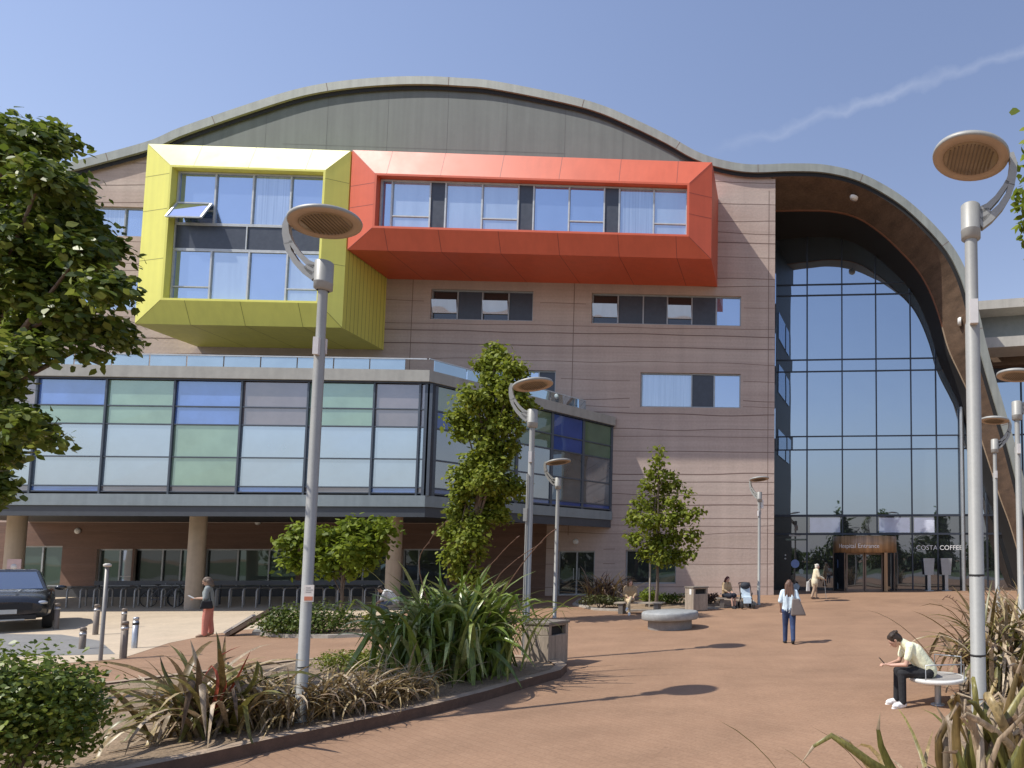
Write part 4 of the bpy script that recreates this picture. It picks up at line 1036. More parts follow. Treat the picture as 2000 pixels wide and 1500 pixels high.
m_binw = M('weathered stone grey bin board', (.33, .27, .21), .85, var=.3, scale=2.2, stretch=(3, 3, .25), fine=.2, bump=.2)
m_bintop = M('bin lid', (.20, .17, .14), .7, var=.2)
def bin_(base, wd, h, rz, label):
    t = thing('litter_bin', label, 'litter bin', base, None, rz); OFF[t.name] = Vector(); s = wd / 2
    zb0, zb1 = h * .70, h * .90
    q = MB()
    q.box(-s, s, -s, s, .03, zb0); q.box(-s, s, -s + .05, s, zb0, zb1) if False else None
    for (a0, a1, c0, c1) in ((-s, -s + .09, -s, s), (s - .09, s, -s, s), (-s + .09, s - .09, s - .06, s)):
        q.box(a0, a1, c0, c1, zb0, h - .06)
    q.box(-s + .09, s - .09, -s, -s + .05, zb1, h - .06)
    q.build('body', m_binw, t, bevel=.012)
    q = MB(); q.box(-s + .091, s - .091, -s + .1, s - .061, zb0 - .1, h - .06); q.build('opening', m_black, t)
    q = MB(); q.box(-s - .025, s + .025, -s - .025, s + .025, h - .06, h); q.build('lid', m_bintop, t, bevel=.01)
    q = MB(); q.box(-s + .02, s - .02, -s + .02, s - .02, -.02, .03); q.build('dark_foot', m_bintop, t)
    return t
b = G(1052, 1306, .0); b.y += .42
bin_(b, .64, .98, R(70), 'square stone grey litter bin at the tip of the front planting bed')
b = G(1358, 1194); b.y += .3; bt = bin_(b, .68, 1.0, R(38), 'square litter bin with a white notice, beside the far benches')
q = MB(); q.box(-.08, .08, -.006, -.001, 0, .22); nt_ = q.build('notice', m_white, bt); nt_.location = (-.341, -.1, .68); nt_.rotation_euler.z = R(-90)
# round stone bench
b = G(1300, 1233); b.y += .8; b.z = gz(b.x, b.y)
t = thing('round_stone_bench', 'round grey stone bench on the open red paving', 'bench', b); OFF[t.name] = Vector()
m_gran = M('grey granite', (.32, .33, .32), .6, var=.18, scale=6, fine=.2)
q = MB(); q.lathe([(0, .55), (.84, .55), (.88, .53), (.90, .49), (.90, .32), (.87, .29), (.6, .29)], n=48); q.build('seat', m_gran, t)
q = MB(); q.lathe([(.70, .289), (.70, -.02)], n=40); q.build('base', M('dark granite base', (.24, .22, .20), .7, var=.2, fine=.15), t)
# perch seat under the sitting man
SEAT = G(1832, 1376); SEAT.z = gz(SEAT.x, SEAT.y)
t = thing('perch_seat', 'white round metal seat with a wire backrest on one post', 'seat', SEAT); OFF[t.name] = Vector()
m_seatw = M('white seat paint', (.72, .72, .68), .45, var=.06)
m_mesh = M('grey seat top', (.36, .34, .31), .6, var=.15, fine=.1)
q = MB(); q.lathe([(0, .455), (.40, .455)], n=40); q.mi = 1; q.lathe([(.40, .456), (.46, .46), (.475, .44), (.46, .395), (.30, .365), (.06, .345)], n=40); q.build('seat', [m_mesh, m_seatw], t)
q = MB(); q.tube([(0, 0, -.02), (0, 0, .35)], .055, 14); q.lathe([(.12, 0), (.12, .012), (.055, .015)], n=20); q.build('post', m_steel, t)
def rail(p0, p1, hgt):
    q = MB(); q.tube([p0, (p0[0], p0[1], p0[2] + hgt), (p1[0], p1[1], p1[2] + hgt), p1], .011, 8)
    return q.build('rail', m_steel, t)
rail((-.28, -.36, .455), (.36, -.28, .455), .235); rail((.05, .40, .455), (.43, .12, .455), .30)
# slatted benches by the wall
m_slat = M('weathered bench timber', (.42, .36, .28), .8, var=.2, stretch=(1, 6, 6), fine=.12)
def bench(base, ln, rz, label):
    t = thing('timber_bench', label, 'bench', base, 'low timber benches along the wall', rz); OFF[t.name] = Vector()
    q = MB()
    for k in range(5): q.box(-ln / 2, ln / 2, -.24 + k * .1, -.24 + k * .1 + .085, .40, .45)
    q.build('seat', m_slat, t)
    for s in (-1, 1):
        q = MB(); q.box(s * (ln / 2 - .25) - .09, s * (ln / 2 - .25) + .09, -.2, .2, -.02, .40); q.build('leg', M('bench leg', (.17, .15, .13), .8), t)
    return t
BN1 = G(1248, 1199); BN1.y += .1; bench(BN1, 1.9, R(-6), 'low timber bench with the person in beige clothes, beside the dry flax')
BN2 = G(1432, 1188); BN2.y += .2; bench(BN2, 1.5, R(8), 'low timber bench under the person in a dark skirt, beside the far bin')
# leaning slab and white block near the hedge
b = G(484, 1242); t = thing('leaning_board', 'dark brown timber board leaning at a slant left of the clipped hedge', 'board', b); OFF[t.name] = Vector()
q = MB(); q.bar((-.55, 0, .02), (.55, .1, .75), .22, .1); q.build('board', M('dark stained board', (.11, .075, .05), .7, var=.2), t)
q = MB(); q.bar((-.62, -.02, .1), (.1, .05, .60), .14, .06); q.build('pale_edge', M('pale stone edge', (.6, .56, .48), .8), t)
# cycle stands
m_stand = M('dull cycle stand steel', (.34, .33, .31), .45, metal=.4, var=.12)
q = MB(); q.tube([(0, -.38, 0), (0, -.38, .70), (0, -.33, .79), (0, -.24, .82), (0, .24, .82), (0, .33, .79), (0, .38, .70), (0, .38, 0)], .032, 8); 
st = q.build('cycle_stand', m_stand)
k = 0
CST = []
for px in np.arange(128, 775, 26.5):
    b = G(px, 1187); x = b.x
    if abs(px - 377) < 14 or abs(px - 765) < 12: continue
    o = st if k == 0 else st.copy()
    if k: col.objects.link(o)
    o.location = (x, b.y + .4, b.z); tag(o, 'plain grey steel hoop for locking cycles in the row before the shaded wall foot', 'cycle stand', 'row of cycle stands under the bay'); k += 1; CST.append(x)
# low dark rail behind the cycle stands
a, c = G(128, 1187), G(775, 1187); yy = a.y + 1.1
t = thing('guard_rail', 'long low dark rail behind the row of cycle stands', 'rail', (a.x, yy, gz(0, yy)))
q = MB(); q.box(a.x, c.x, yy - .03, yy + .03, gz(0, yy) + .86, gz(0, yy) + 1.06); q.build('rail', M('dark blue grey rail', (.06, .07, .085), .5), t)
for x in np.linspace(a.x + .1, c.x - .1, 9): q = MB(); q.box(x - .03, x + .03, yy + .031, yy + .09, gz(0, yy), gz(0, yy) + 1.06); q.build('post', M('dark blue grey rail', (.06, .07, .085), .5), t)
# bicycles
m_tyre = M('black tyre', (.02, .02, .02), .7); m_bk = M('dark bicycle frame', (.05, .055, .07), .35, coat=.4)
def bike(loc, rz, label, tone):
    t = thing('bicycle', label, 'bicycle', loc, 'bicycles locked to the cycle stands', rz); OFF[t.name] = Vector()
    for s in (-.52, .52):
        q = MB(); pts = [(s + .33 * math.cos(a), 0, .34 + .33 * math.sin(a)) for a in np.linspace(0, 2 * math.pi, 25)]; q.tube(pts, .017, 6, False); wh = q.build('wheel', m_tyre, t)
        q = MB()
        for a in np.linspace(0, math.pi, 9)[:-1]: q.tube([(s + .32 * math.cos(a), 0, .34 + .32 * math.sin(a)), (s - .32 * math.cos(a), 0, .34 - .32 * math.sin(a))], .002, 4)
        q.tube([(s, -.04, .34), (s, .04, .34)], .022, 8); q.build('spokes', m_steel, wh)
    q = MB()
    for a, c in (((-.52, 0, .34), (-.08, 0, .30)), ((-.08, 0, .30), (.36, 0, .78)), ((-.16, 0, .80), (.36, 0, .78)), ((-.08, 0, .30), (-.19, 0, .92)), ((-.52, 0, .34), (-.16, 0, .78)), ((.52, 0, .34), (.34, 0, .92))): q.tube([a, c], .018, 8)
    q.build('frame', tone, t)
    q = MB(); q.tube([(.30, -.27, 1.0), (.36, -.1, .98), (.34, 0, .93), (.36, .1, .98), (.30, .27, 1.0)], .013, 6); q.build('handlebar', m_steel, t)
    q = MB(); q.ell((-.2, 0, .95), (.13, .07, .03)); q.build('saddle', m_tyre, t)
b = G(300, 1187); bike((b.x, b.y + .35, b.z), R(4), 'dark bicycle locked to the cycle stands left of the round sandy column', m_bk)
b = G(342, 1187); bike((b.x, b.y + .55, b.z), R(176), 'second bicycle behind the dark one, nearer to the column', M('dull green bicycle frame', (.06, .09, .07), .35, coat=.4))
# ================================================================== car
def car():
    "x forward, y left"
    t = thing('parked_car', 'dark grey car seen from the front at the left edge of the road', 'car'); OFF[t.name] = Vector()
    m_car = M('dark grey car paint', (.035, .038, .042), .28, metal=.5, var=.04, coat=.8); m_blk = M('black car plastic', (.012, .012, .014), .5)
    g_car = glass('car window glass', (.03, .04, .045), .35)
    # cross sections along x: (x, half width, z bottom, z shoulder, z top, half width of top)
    S_ = [(-2.15, .72, .42, .85, .98, .62), (-2.05, .84, .30, .92, 1.04, .72), (-1.2, .90, .24, .95, 1.03, .80), (0, .91, .22, .96, 1.02, .82), (.9, .91, .24, .95, 1.03, .80), (1.25, .90, .25, .92, 1.02, .78), (1.85, .87, .26, .84, .93, .70), (2.08, .80, .30, .74, .84, .62), (2.16, .70, .40, .62, .72, .56)]
    def ring(s):
        x, w_, zb, zs, zt, wt = s
        return [(x, -w_ * .92, zb), (x, -w_, zb + .12), (x, -w_, zs), (x, -wt, zt), (x, 0, zt + .025), (x, wt, zt), (x, w_, zs), (x, w_, zb + .12), (x, w_ * .92, zb)]
    q = MB(); q.sm = True; rs = [ring(s) for s in S_]; n = 9; vs = [p for r_ in rs for p in r_]
    q.add(vs, [[i * n + k, i * n + k + 1, (i + 1) * n + k + 1, (i + 1) * n + k] for i in range(len(rs) - 1) for k in range(n - 1)] + [[(i + 1) * n, (i + 1) * n + 8, i * n + 8, i * n] for i in range(len(rs) - 1)])
    q.add(rs[0], [list(range(n))]); q.add(rs[-1], [list(range(n))[::-1]])
    o = q.build('body', m_car, t); md = o.modifiers.new('s', 'SUBSURF'); md.levels = md.render_levels = 2
    # greenhouse
    q = MB(); B_ = [(-1.95, .70, 1.0), (1.12, .74, 1.0)]; T_ = [(-1.45, .54, 1.52), (.25, .56, 1.54)]
    a = [(-1.95, -.70, 1.0), (1.12, -.76, 1.0), (1.12, .76, 1.0), (-1.95, .70, 1.0)]; c = [(-1.45, -.55, 1.48), (.25, -.57, 1.50), (.25, .57, 1.50), (-1.45, .55, 1.48)]
    rf = [(-1.35, -.47, 1.54), (.15, -.49, 1.56), (.15, .49, 1.56), (-1.35, .47, 1.54)]
    q.add(a + c + rf, [[0, 1, 5, 4], [1, 2, 6, 5], [2, 3, 7, 6], [3, 0, 4, 7], [4, 5, 9, 8], [5, 6, 10, 9], [6, 7, 11, 10], [7, 4, 8, 11], [8, 9, 10, 11]]); q.build('cabin', m_car, t, bevel=.04)
    L4 = lambda p, e, f: Vector(p).lerp(Vector(e), f)
    def inset(q4, f, o):
        cc = sum((Vector(p) for p in q4), Vector()) / 4; nn = (Vector(q4[1]) - Vector(q4[0])).cross(Vector(q4[3]) - Vector(q4[0])).normalized()
        return [Vector(p).lerp(cc, f) + nn * o for p in q4]
    for nm_, q4, f in (('windscreen', [a[1], a[2], c[2], c[1]], .12), ('rear_window', [a[3], a[0], c[0], c[3]], .14), ('side_window', [a[0], a[1], c[1], c[0]], .13), ('side_window', [a[2], a[3], c[3], c[2]], .13)):
        q = MB(); q.poly(*inset(q4, f, .012)); q.build(nm_, g_car, t)
    q = MB(); q.box(.55, .85, -.35, .1, 1.03, 1.13); q.build('dashboard_vest', M('yellow vest', (.6, .62, .06), .7), t) if False else None
    q = MB(); q.box(2.12, 2.19, -.52, .52, .52, .70); q.box(2.10, 2.17, -.6, .6, .28, .40); q.build('grille', m_blk, t)
    q = MB(); q.box(2.185, 2.20, -.26, .26, .44, .55); q.build('number_plate', M('grey white plate', (.55, .55, .52), .5), t)
    q = MB(); q.box(2.165, 2.185, -.4, .4, .27, .305); q.build('bumper_trim', m_steel, t)
    for s in (-1, 1):
        q = MB(); q.ell((2.02, s * .64, .70), (.12, .17, .065), Matrix.Rotation(s * R(-28), 3, 'Z')); q.build('headlight', glass('headlight glass', (.4, .42, .44), .3), t)
        q = MB(); q.ell((.95, s * 1.0, 1.05), (.07, .12, .07)); q.build('wing_mirror', m_car, t)
        for x in (-1.32, 1.36):
            q = MB(); q.lathe([(.2, -.1), (.30, -.1), (.325, -.07), (.325, .07), (.30, .1), (.2, .1)], (x, s * .80, .32), 24, Matrix.Rotation(R(90), 3, 'X')); wv = q.build('wheel', m_tyre, t)
            q = MB(); q.lathe([(0, .085 * 1), (.06, .09), (.2, .08)], (x, s * .80, .32), 10, Matrix.Rotation(R(-90 * s), 3, 'X')); q.build('rim', m_steel, wv)
    for x in (1.36, -1.32): pass
    return t
cr_ = car()
p = G(48, 1236); cr_.scale = (1.16, 1.12, 1.2); cr_.location = (p.x - 2.35, p.y + 1.6, gz(0, p.y + 1.6) + .01); cr_.rotation_euler.z = R(-44)
# ================================================================== vegetation
LEAF5 = np.array([(0, 0, 0), (.30, .32, .05), (.62, .27, .04), (1, 0, -.06), (.62, -.27, .04), (.30, -.32, .05)])
LEAF4 = np.array([(0, 0, 0), (.45, .32, .05), (1, 0, -.05), (.45, -.32, .05)])
def leaves(rs, clumps, size, tmpl=LEAF5, shell=.55, up=.35, sprig=1, outw=.6):
    """clumps: (centre, (rx, ry, rz), count). Returns vertices and flat faces. Leaves crowd the outer shell of each clump and face outwards and up."""
    C, Nn, Sz = [], [], []
    for c, r_, n in clumps:
        n = max(1, int(n / sprig))
        d = rs.normal(size=(n, 3)); d /= np.linalg.norm(d, axis=1)[:, None]
        rad = shell + (1 - shell) * rs.random(n) ** .6; rad *= 1 + .22 * rs.normal(size=n) * .6
        # lumpy outline
        ph = rs.random(3) * 6.28
        lump = 1 + .16 * np.sin(d[:, 0] * 5 + ph[0]) * np.sin(d[:, 1] * 5 + ph[1]) + .12 * np.sin(d[:, 2] * 7 + ph[2])
        p = np.array(c) + d * np.array(r_) * (rad * lump)[:, None]
        for _ in range(sprig):
            C.append(p + rs.normal(size=p.shape) * size * .7 * (sprig > 1)); nn = d * outw + np.array([0, 0, up]) + rs.normal(size=d.shape) * .55
            Nn.append(nn / np.linalg.norm(nn, axis=1)[:, None]); Sz.append(size * (.6 + .7 * rs.random(n)))
    C, Nn, Sz = np.concatenate(C), np.concatenate(Nn), np.concatenate(Sz)
    t = rs.normal(size=C.shape); t[:, 2] -= .5
    t -= Nn * (t * Nn).sum(1)[:, None]; t /= np.linalg.norm(t, axis=1)[:, None] + 1e-9
    b = np.cross(Nn, t); m = len(tmpl)
    V = C[:, None] + (t[:, None] * tmpl[None, :, 0:1] + b[:, None] * tmpl[None, :, 1:2] + Nn[:, None] * tmpl[None, :, 2:3]) * Sz[:, None, None]
    return V.reshape(-1, 3), np.arange(len(C) * m), m
def foliage(name, clumps, size, mat, parent, seed, tmpl=LEAF5, **k):
    rs = np.random.RandomState(seed); V, Fc, m = leaves(rs, clumps, size, tmpl, **k)
    return npmesh(name, V, Fc, m, mat, parent)
m_bark = M('grey brown bark', (.16, .12, .09), .9, var=.3, scale=5, stretch=(3, 3, .5), bump=.5)
lf_dark = leafmat('deep green leaves', [(.035, .06, .010), (.065, .10, .015), (.11, .155, .024), (.18, .22, .045)], trans=.34, rough=.5, spec=.3)
lf_mid = leafmat('mid green leaves', [(.11, .145, .014), (.17, .215, .022), (.24, .29, .032), (.34, .37, .06)], trans=.42, rough=.55, spec=.25)
lf_brt = leafmat('bright green leaves', [(.11, .155, .014), (.18, .24, .022), (.27, .33, .035)], trans=.42, rough=.55, spec=.25)
lf_yel = leafmat('yellow green leaves', [(.12, .16, .02), (.20, .23, .025), (.27, .28, .03)], trans=.3)
lf_pur = leafmat('purple brown leaves', [(.06, .03, .025), (.10, .05, .04), (.14, .09, .05)], trans=.2)
def limbs(q, base, top, ends, r0, rs):
    base, top = Vector(base), Vector(top); q.sm = True
    k = 7; pts = [base.lerp(top, i / k) + Vector((rs.normal() * .03, rs.normal() * .03, 0)) * (i > 0) for i in range(k + 1)]
    q.tube(pts, [r0 * (1 - .75 * i / k) + (.25 * r0 if i == 0 else 0) for i in range(k + 1)], 9)
    for e in ends:
        e = Vector(e); f = rs.uniform(.3, .85); s = base.lerp(top, f); m1 = s.lerp(e, .5) + Vector((0, 0, .12 * (e - s).length))
        q.tube([s, m1, e], [r0 * .35, r0 * .2, r0 * .06], 6)
def tree(name, label, base, top, clumps, size, mat, r0, seed, cat='tree', tmpl=LEAF5, **k):
    t = thing(name, label, cat, base); rs = np.random.RandomState(seed + 7)
    q = MB(); limbs(q, base, top, [c for c, r_, n in clumps], r0, rs); q.build('trunk', m_bark, t)
    foliage('crown', clumps, size, mat, t, seed, tmpl, **k); return t

lf_big = leafmat('broad tree leaves', [(.05, .08, .010), (.095, .14, .018), (.16, .21, .028), (.30, .34, .07)], trans=.40, rough=.42, spec=.4)
# big tree at the left edge; its trunk stands outside the frame
def big_tree():
    rs = np.random.RandomState(4); cl = []
    spec = [(40, 285, 62), (105, 270, 45), (20, 370, 80), (125, 345, 55), (165, 400, 42), (95, 430, 75), (30, 480, 85), (180, 470, 52), (232, 482, 28), (115, 540, 75), (195, 555, 55), (40, 600, 80), (150, 630, 62), (222, 640, 34), (238, 672, 26), (185, 690, 28),
            (85, 665, 50), (15, 690, 50), (-10, 770, 52), (35, 815, 42), (85, 838, 34), (115, 852, 18), (10, 890, 40), (-5, 960, 32), (-100, 300, 120), (-110, 480, 140), (-100, 680, 140), (-90, 860, 100), (-190, 560, 150), (-220, 380, 150)]
    for (x, y, r_) in spec:
        for _ in range(3 if r_ > 30 else 1):
            dx, dy = rs.normal(0, r_ * .26, 2); dx -= 12; dep = 9.2 + rs.normal(0, .5)
            p = D(x + dx, y + dy, dep); rr = r_ / 139 * rs.uniform(.46, .66) * (1 if r_ > 30 else 1.3)
            cl.append((p, (rr, rr, rr * .72), 430 * (r_ / 60) ** 1.6 if x > -60 else 130))
    b = D(-190, 1300, 9.4); b.z = 0; top = D(-80, 420, 9.3)
    t = thing('broadleaf_tree', 'large dark leafy tree overhanging the left edge of the view', 'tree', b)
    q = MB(); limbs(q, b, top, [c for c, _, _ in cl[::3]], .20, rs); q.build('trunk', m_bark, t)
    foliage('crown', cl, .115, lf_big, t, 11, shell=.45, up=.6, sprig=4)
big_tree()
def px_tree(name, label, base, spec, size, mat, seed, dens, r0, topf, sub=2, cat='tree', spread=.35, **k):
    "spec: (px, py, radius px) blobs at the depth of the trunk"
    rs = np.random.RandomState(seed); dep = -(CM.transposed() @ (base - CAM)).z; sc = FPX / dep; cl = []
    for (x, y, r_) in spec:
        for _ in range(sub):
            p = D(x + rs.normal(0, r_ * spread), y + rs.normal(0, r_ * spread), dep + rs.normal(0, r_ / sc * .5)); rr = r_ / sc * rs.uniform(.6, .8)
            cl.append((p, (rr, rr, rr * .85), dens * (r_ / 30) ** 1.7))
    return tree(name, label, base, D(topf[0], topf[1], dep), cl, size, mat, r0, seed, cat, **k)
b = G(905, 1218); 
px_tree('columnar_tree', 'tall narrow green tree in front of the glazed bay', b, [(968, 690, 22), (985, 705, 20), (950, 715, 25), (1005, 730, 28), (960, 750, 32), (995, 765, 34), (930, 790, 34), (975, 800, 38), (1015, 785, 25), (905, 815, 28), (945, 835, 38), (990, 840, 34),
        (905, 850, 20), (960, 870, 30), (1000, 870, 22), (925, 900, 32), (975, 905, 30), (900, 930, 26), (950, 935, 36), (995, 935, 30), (1010, 955, 18), (910, 965, 30), (960, 975, 34), (895, 1000, 28), (935, 1010, 34), (975, 1005, 22), (890, 1040, 26), (925, 1050, 32), (890, 1080, 24), (925, 1085, 26), (900, 1115, 26), (930, 1130, 22)],
        .16, lf_mid, 21, 520, .13, (965, 720), sub=1, spread=.12, shell=.5, up=.6, sprig=3)
b = G(1281, 1188)
t3 = px_tree('young_tree', 'small cone shaped young tree before the lit pink wall', b, [(1288, 882, 9), (1285, 905, 14), (1275, 925, 16), (1305, 930, 16), (1265, 950, 16), (1292, 955, 22), (1322, 950, 14), (1250, 985, 20), (1285, 985, 26), (1322, 985, 22), (1345, 965, 10), (1240, 1010, 18), (1270, 1020, 28), (1310, 1015, 28), (1345, 1005, 20),
        (1362, 1000, 9), (1240, 1055, 20), (1275, 1055, 28), (1315, 1050, 28), (1350, 1045, 20), (1290, 1085, 26), (1325, 1085, 24), (1345, 1080, 14), (1262, 1080, 16)], .18, lf_mid, 22, 360, .07, (1288, 900), sub=1, spread=.1, shell=.45, up=.6, sprig=3)
q = MB(); p = b + Vector((-.25, -.1, 0)); q.tube([p, p + Vector((0, 0, 1.9))], .035, 8); q.build('stake', m_slat, t3)
b = G(667, 1214)
px_tree('round_tree', 'small bushy bright green tree between the two columns', b, [(560, 1062, 22), (590, 1045, 28), (575, 1090, 22), (615, 1075, 30), (625, 1040, 20), (655, 1090, 26), (690, 1035, 28), (730, 1025, 26), (755, 1030, 18), (690, 1075, 34), (735, 1060, 28), (715, 1095, 24), (660, 1050, 24), (640, 1115, 18), (680, 1110, 20), (600, 1105, 18)],
        .19, lf_brt, 23, 330, .07, (672, 1060), sub=1, spread=.12, shell=.5, up=.6, sprig=3)
# branch of a tree that stands outside the frame on the right
b = D(2140, 1400, 7.2); b.z = gz(b.x, b.y); rs = np.random.RandomState(31)
cl = [(D(x, y, 6.6 + rs.normal(0, .1)), (r_ / 190,) * 3, n) for x, y, r_, n in ((1992, 392, 20, 16), (2003, 432, 18, 12), (1999, 475, 10, 6), (2006, 300, 12, 8), (2040, 400, 60, 160), (2060, 300, 70, 200), (2110, 420, 90, 300), (2130, 250, 110, 360), (2050, 500, 40, 60), (2150, 560, 100, 300))]
tree('maple_tree', 'tree whose leafy twigs poke in at the right edge beside the largest lamp', b, D(2135, 250, 7.2), cl, .10, lf_brt, .12, 33, shell=.2)

# shrubs and hedges
def shrub(name, label, c, r_, n, size, mat, seed, tmpl=LEAF5, cat='shrub', group=None, lob=10, **k):
    base = Vector((c[0], c[1], c[2] - r_[2])); t = thing(name, label, cat, base, group); rs = np.random.RandomState(seed); cl = []
    for i in range(lob):
        a = rs.uniform(0, 6.28); e = rs.uniform(-.5, 1); f = .52
        p = Vector(c) + Vector((math.cos(a) * r_[0] * f * math.cos(e), math.sin(a) * r_[1] * f * math.cos(e), r_[2] * f * math.sin(e)))
        s = rs.uniform(.42, .6); cl.append((p, (r_[0] * s, r_[1] * s, r_[2] * s), n / lob))
    foliage('foliage', cl, size, mat, t, seed, tmpl, **k)
    q = MB(); q.sm = True
    for i in range(6): 
        e = Vector(cl[i][0]); q.tube([base + Vector((rs.normal() * .08, rs.normal() * .08, -.03)), base.lerp(e, .5), e], [.03, .02, .008], 5)
    q.build('stems', m_bark, t); return t
c = D(2, 1395, 6.3); shrub('round_shrub', 'round clipped broad leaved bush at the lower left corner', (c.x, c.y, .84), (.74, .72, .78), 13000, .056, lf_dark if False else leafmat('laurel leaves', [(.06, .095, .012), (.11, .165, .02), (.17, .23, .03), (.26, .31, .055)], rough=.42, trans=.3), 41, lob=26, shell=.6, up=.45)
p = G(590, 1238, .1); shrub('clipped_hedge', 'low dark green clipped hedge in the stone edged bed behind the first lamp', (p.x, p.y + .3, .62), (1.6, .6, .58), 4200, .09, lf_dark, 42, LEAF4, lob=14, shell=.6, up=.5, cat='hedge')
p = G(695, 1312, .13); shrub('golden_shrub', 'low yellow green shrub between bronze grass and the big green flax', (p.x, p.y, .40), (.95, .45, .34), 3200, .055, lf_yel, 43, LEAF4, lob=10, shell=.5, up=.5)
p = G(693, 1236, .1); shrub('conifer_seedling', 'small upright yellow green plant right of the clipped hedge', (p.x + .2, p.y + .25, .48), (.20, .2, .42), 420, .085, lf_yel, 44, LEAF4, lob=6, shell=.3)
p = G(1172, 1187, .06); shrub('low_hedge', 'low clipped brown green hedge under the dry flax', (p.x, p.y, gz(p.x, p.y) + .33), (1.0, .4, .30), 1500, .09, leafmat('brownish hedge leaves', [(.06, .055, .02), (.09, .10, .03), (.12, .14, .04)]), 45, LEAF4, lob=8, cat='hedge')
p = G(1310, 1182, .06); shrub('low_hedge', 'low dark hedge behind the far bin and beside the young tree', (p.x, p.y, gz(p.x, p.y) + .36), (1.1, .4, .32), 1300, .10, lf_dark, 46, LEAF4, lob=8, cat='hedge')
p = G(1262, 1186, .06); shrub('flowering_shrub', 'small bright green plant behind the person on the timber bench', (p.x, p.y + .3, gz(p.x, p.y) + .5), (.42, .35, .38), 500, .12, lf_brt, 47, LEAF4, lob=7)
p = G(1388, 1180, .06); shrub('purple_shrub', 'low purple brown plant right of the far bin', (p.x, p.y, gz(p.x, p.y) + .32), (.5, .35, .28), 420, .11, lf_pur, 48, LEAF4, lob=7)

# sword leaved plants
def blade_mesh(rs, base, n, length, width, lean, droop, spread, seg=9, foldw=.35, kink=.25, nmat=3, esd=13):
    V, Fc, MI = [], [], []
    for i in range(n):
        az = rs.uniform(0, 2 * math.pi); ln = length * rs.uniform(.6, 1.12); w_ = width * rs.uniform(.7, 1.15)
        el = math.radians(max(24, rs.normal(lean, esd))); dr = droop * rs.uniform(.4, 1.5); kk = rs.uniform(.45, .85) if rs.random() < kink else None
        p = np.array(base, float) + np.array([rs.normal(0, spread), rs.normal(0, spread), 0])
        h = np.array([math.cos(az), math.sin(az), 0]); sd = np.array([-math.sin(az), math.cos(az), 0]); tw = rs.normal(0, .5)
        sway = rs.normal(0, .35); b0 = len(V); mi = rs.randint(0, nmat)
        for s in range(seg + 1):
            t = s / seg; e = el - dr * t * t * 1.6
            if kk and t > kk: e = -1.1 + rs.normal(0, .05)
            dv = h * math.cos(e) + np.array([0, 0, 1]) * math.sin(e); dv = dv + sd * sway * t * .5; dv /= np.linalg.norm(dv)
            if s: p = p + dv * ln / seg
            if p[2] < base[2] + .01: p = np.array([p[0], p[1], base[2] + .01 + .002 * s])
            c = math.cos(tw * t); sn_ = math.sin(tw * t); up_ = np.cross(dv, sd); up_ /= np.linalg.norm(up_); sdd = sd * c + up_ * sn_; upp = up_ * c - sd * sn_
            wd = w_ * (min(1, .55 + t * 2.2) * (1 - t ** 3.2) ** .8 if t < .999 else 0.02)
            V += [p + sdd * wd / 2, p - upp * wd * foldw * .5 * (1 - t * .6), p - sdd * wd / 2]
        for s in range(seg):
            o = b0 + s * 3; Fc += [o, o + 1, o + 4, o + 3, o + 1, o + 2, o + 5, o + 4]; MI += [mi, mi]
    return V, Fc, MI
def path_blade(V, Fc, MI, pts, width, mi, side=None, fold=.7):
    pts = resample(crom([tuple(p) for p in pts], 6), 14); b0 = len(V)
    view = np.array(CAM) - pts[7]
    for i, p in enumerate(pts):
        d = pts[min(i + 1, 13)] - pts[max(i - 1, 0)]; d /= np.linalg.norm(d); s = np.cross(d, np.array(side) if side is not None else view); s /= np.linalg.norm(s); u = np.cross(s, d)
        t = i / 13; wd = width * (min(1, .6 + t * 1.6) * (1 - t ** 3) ** .8 if t < .999 else .03)
        V += [p + s * wd / 2, p + u * wd * fold * .5, p - s * wd / 2]
    for s in range(13):
        o = b0 + s * 3; Fc += [o, o + 1, o + 4, o + 3, o + 1, o + 2, o + 5, o + 4]; m2 = 2 if s > 11 and mi < 2 else mi; MI += [m2, m2]
bz1 = leafmat('bronze flax leaf', [(.14, .095, .035), (.24, .165, .06), (.34, .25, .11), (.46, .36, .19)], streak=.35, rough=.4, trans=.2)
bz2 = leafmat('olive flax leaf', [(.10, .10, .025), (.17, .16, .04), (.24, .21, .07)], streak=.35, rough=.38, trans=.22)
bz3 = leafmat('dry flax leaf', [(.16, .10, .06), (.36, .27, .17), (.50, .40, .27), (.12, .08, .05)], streak=.35, rough=.5, trans=.15)
gr1 = leafmat('green flax leaf', [(.085, .13, .018), (.15, .215, .03), (.22, .28, .05)], streak=.35, rough=.33, trans=.22, spec=.55)
gr2 = leafmat('pale green flax leaf', [(.14, .19, .03), (.26, .31, .08), (.42, .44, .20)], streak=.35, rough=.33, trans=.22, spec=.55)  # paler green for part of the blades
redl = leafmat('red flax leaf', [(.38, .07, .045), (.50, .12, .07), (.28, .06, .03)], streak=.35, rough=.45, trans=.3)
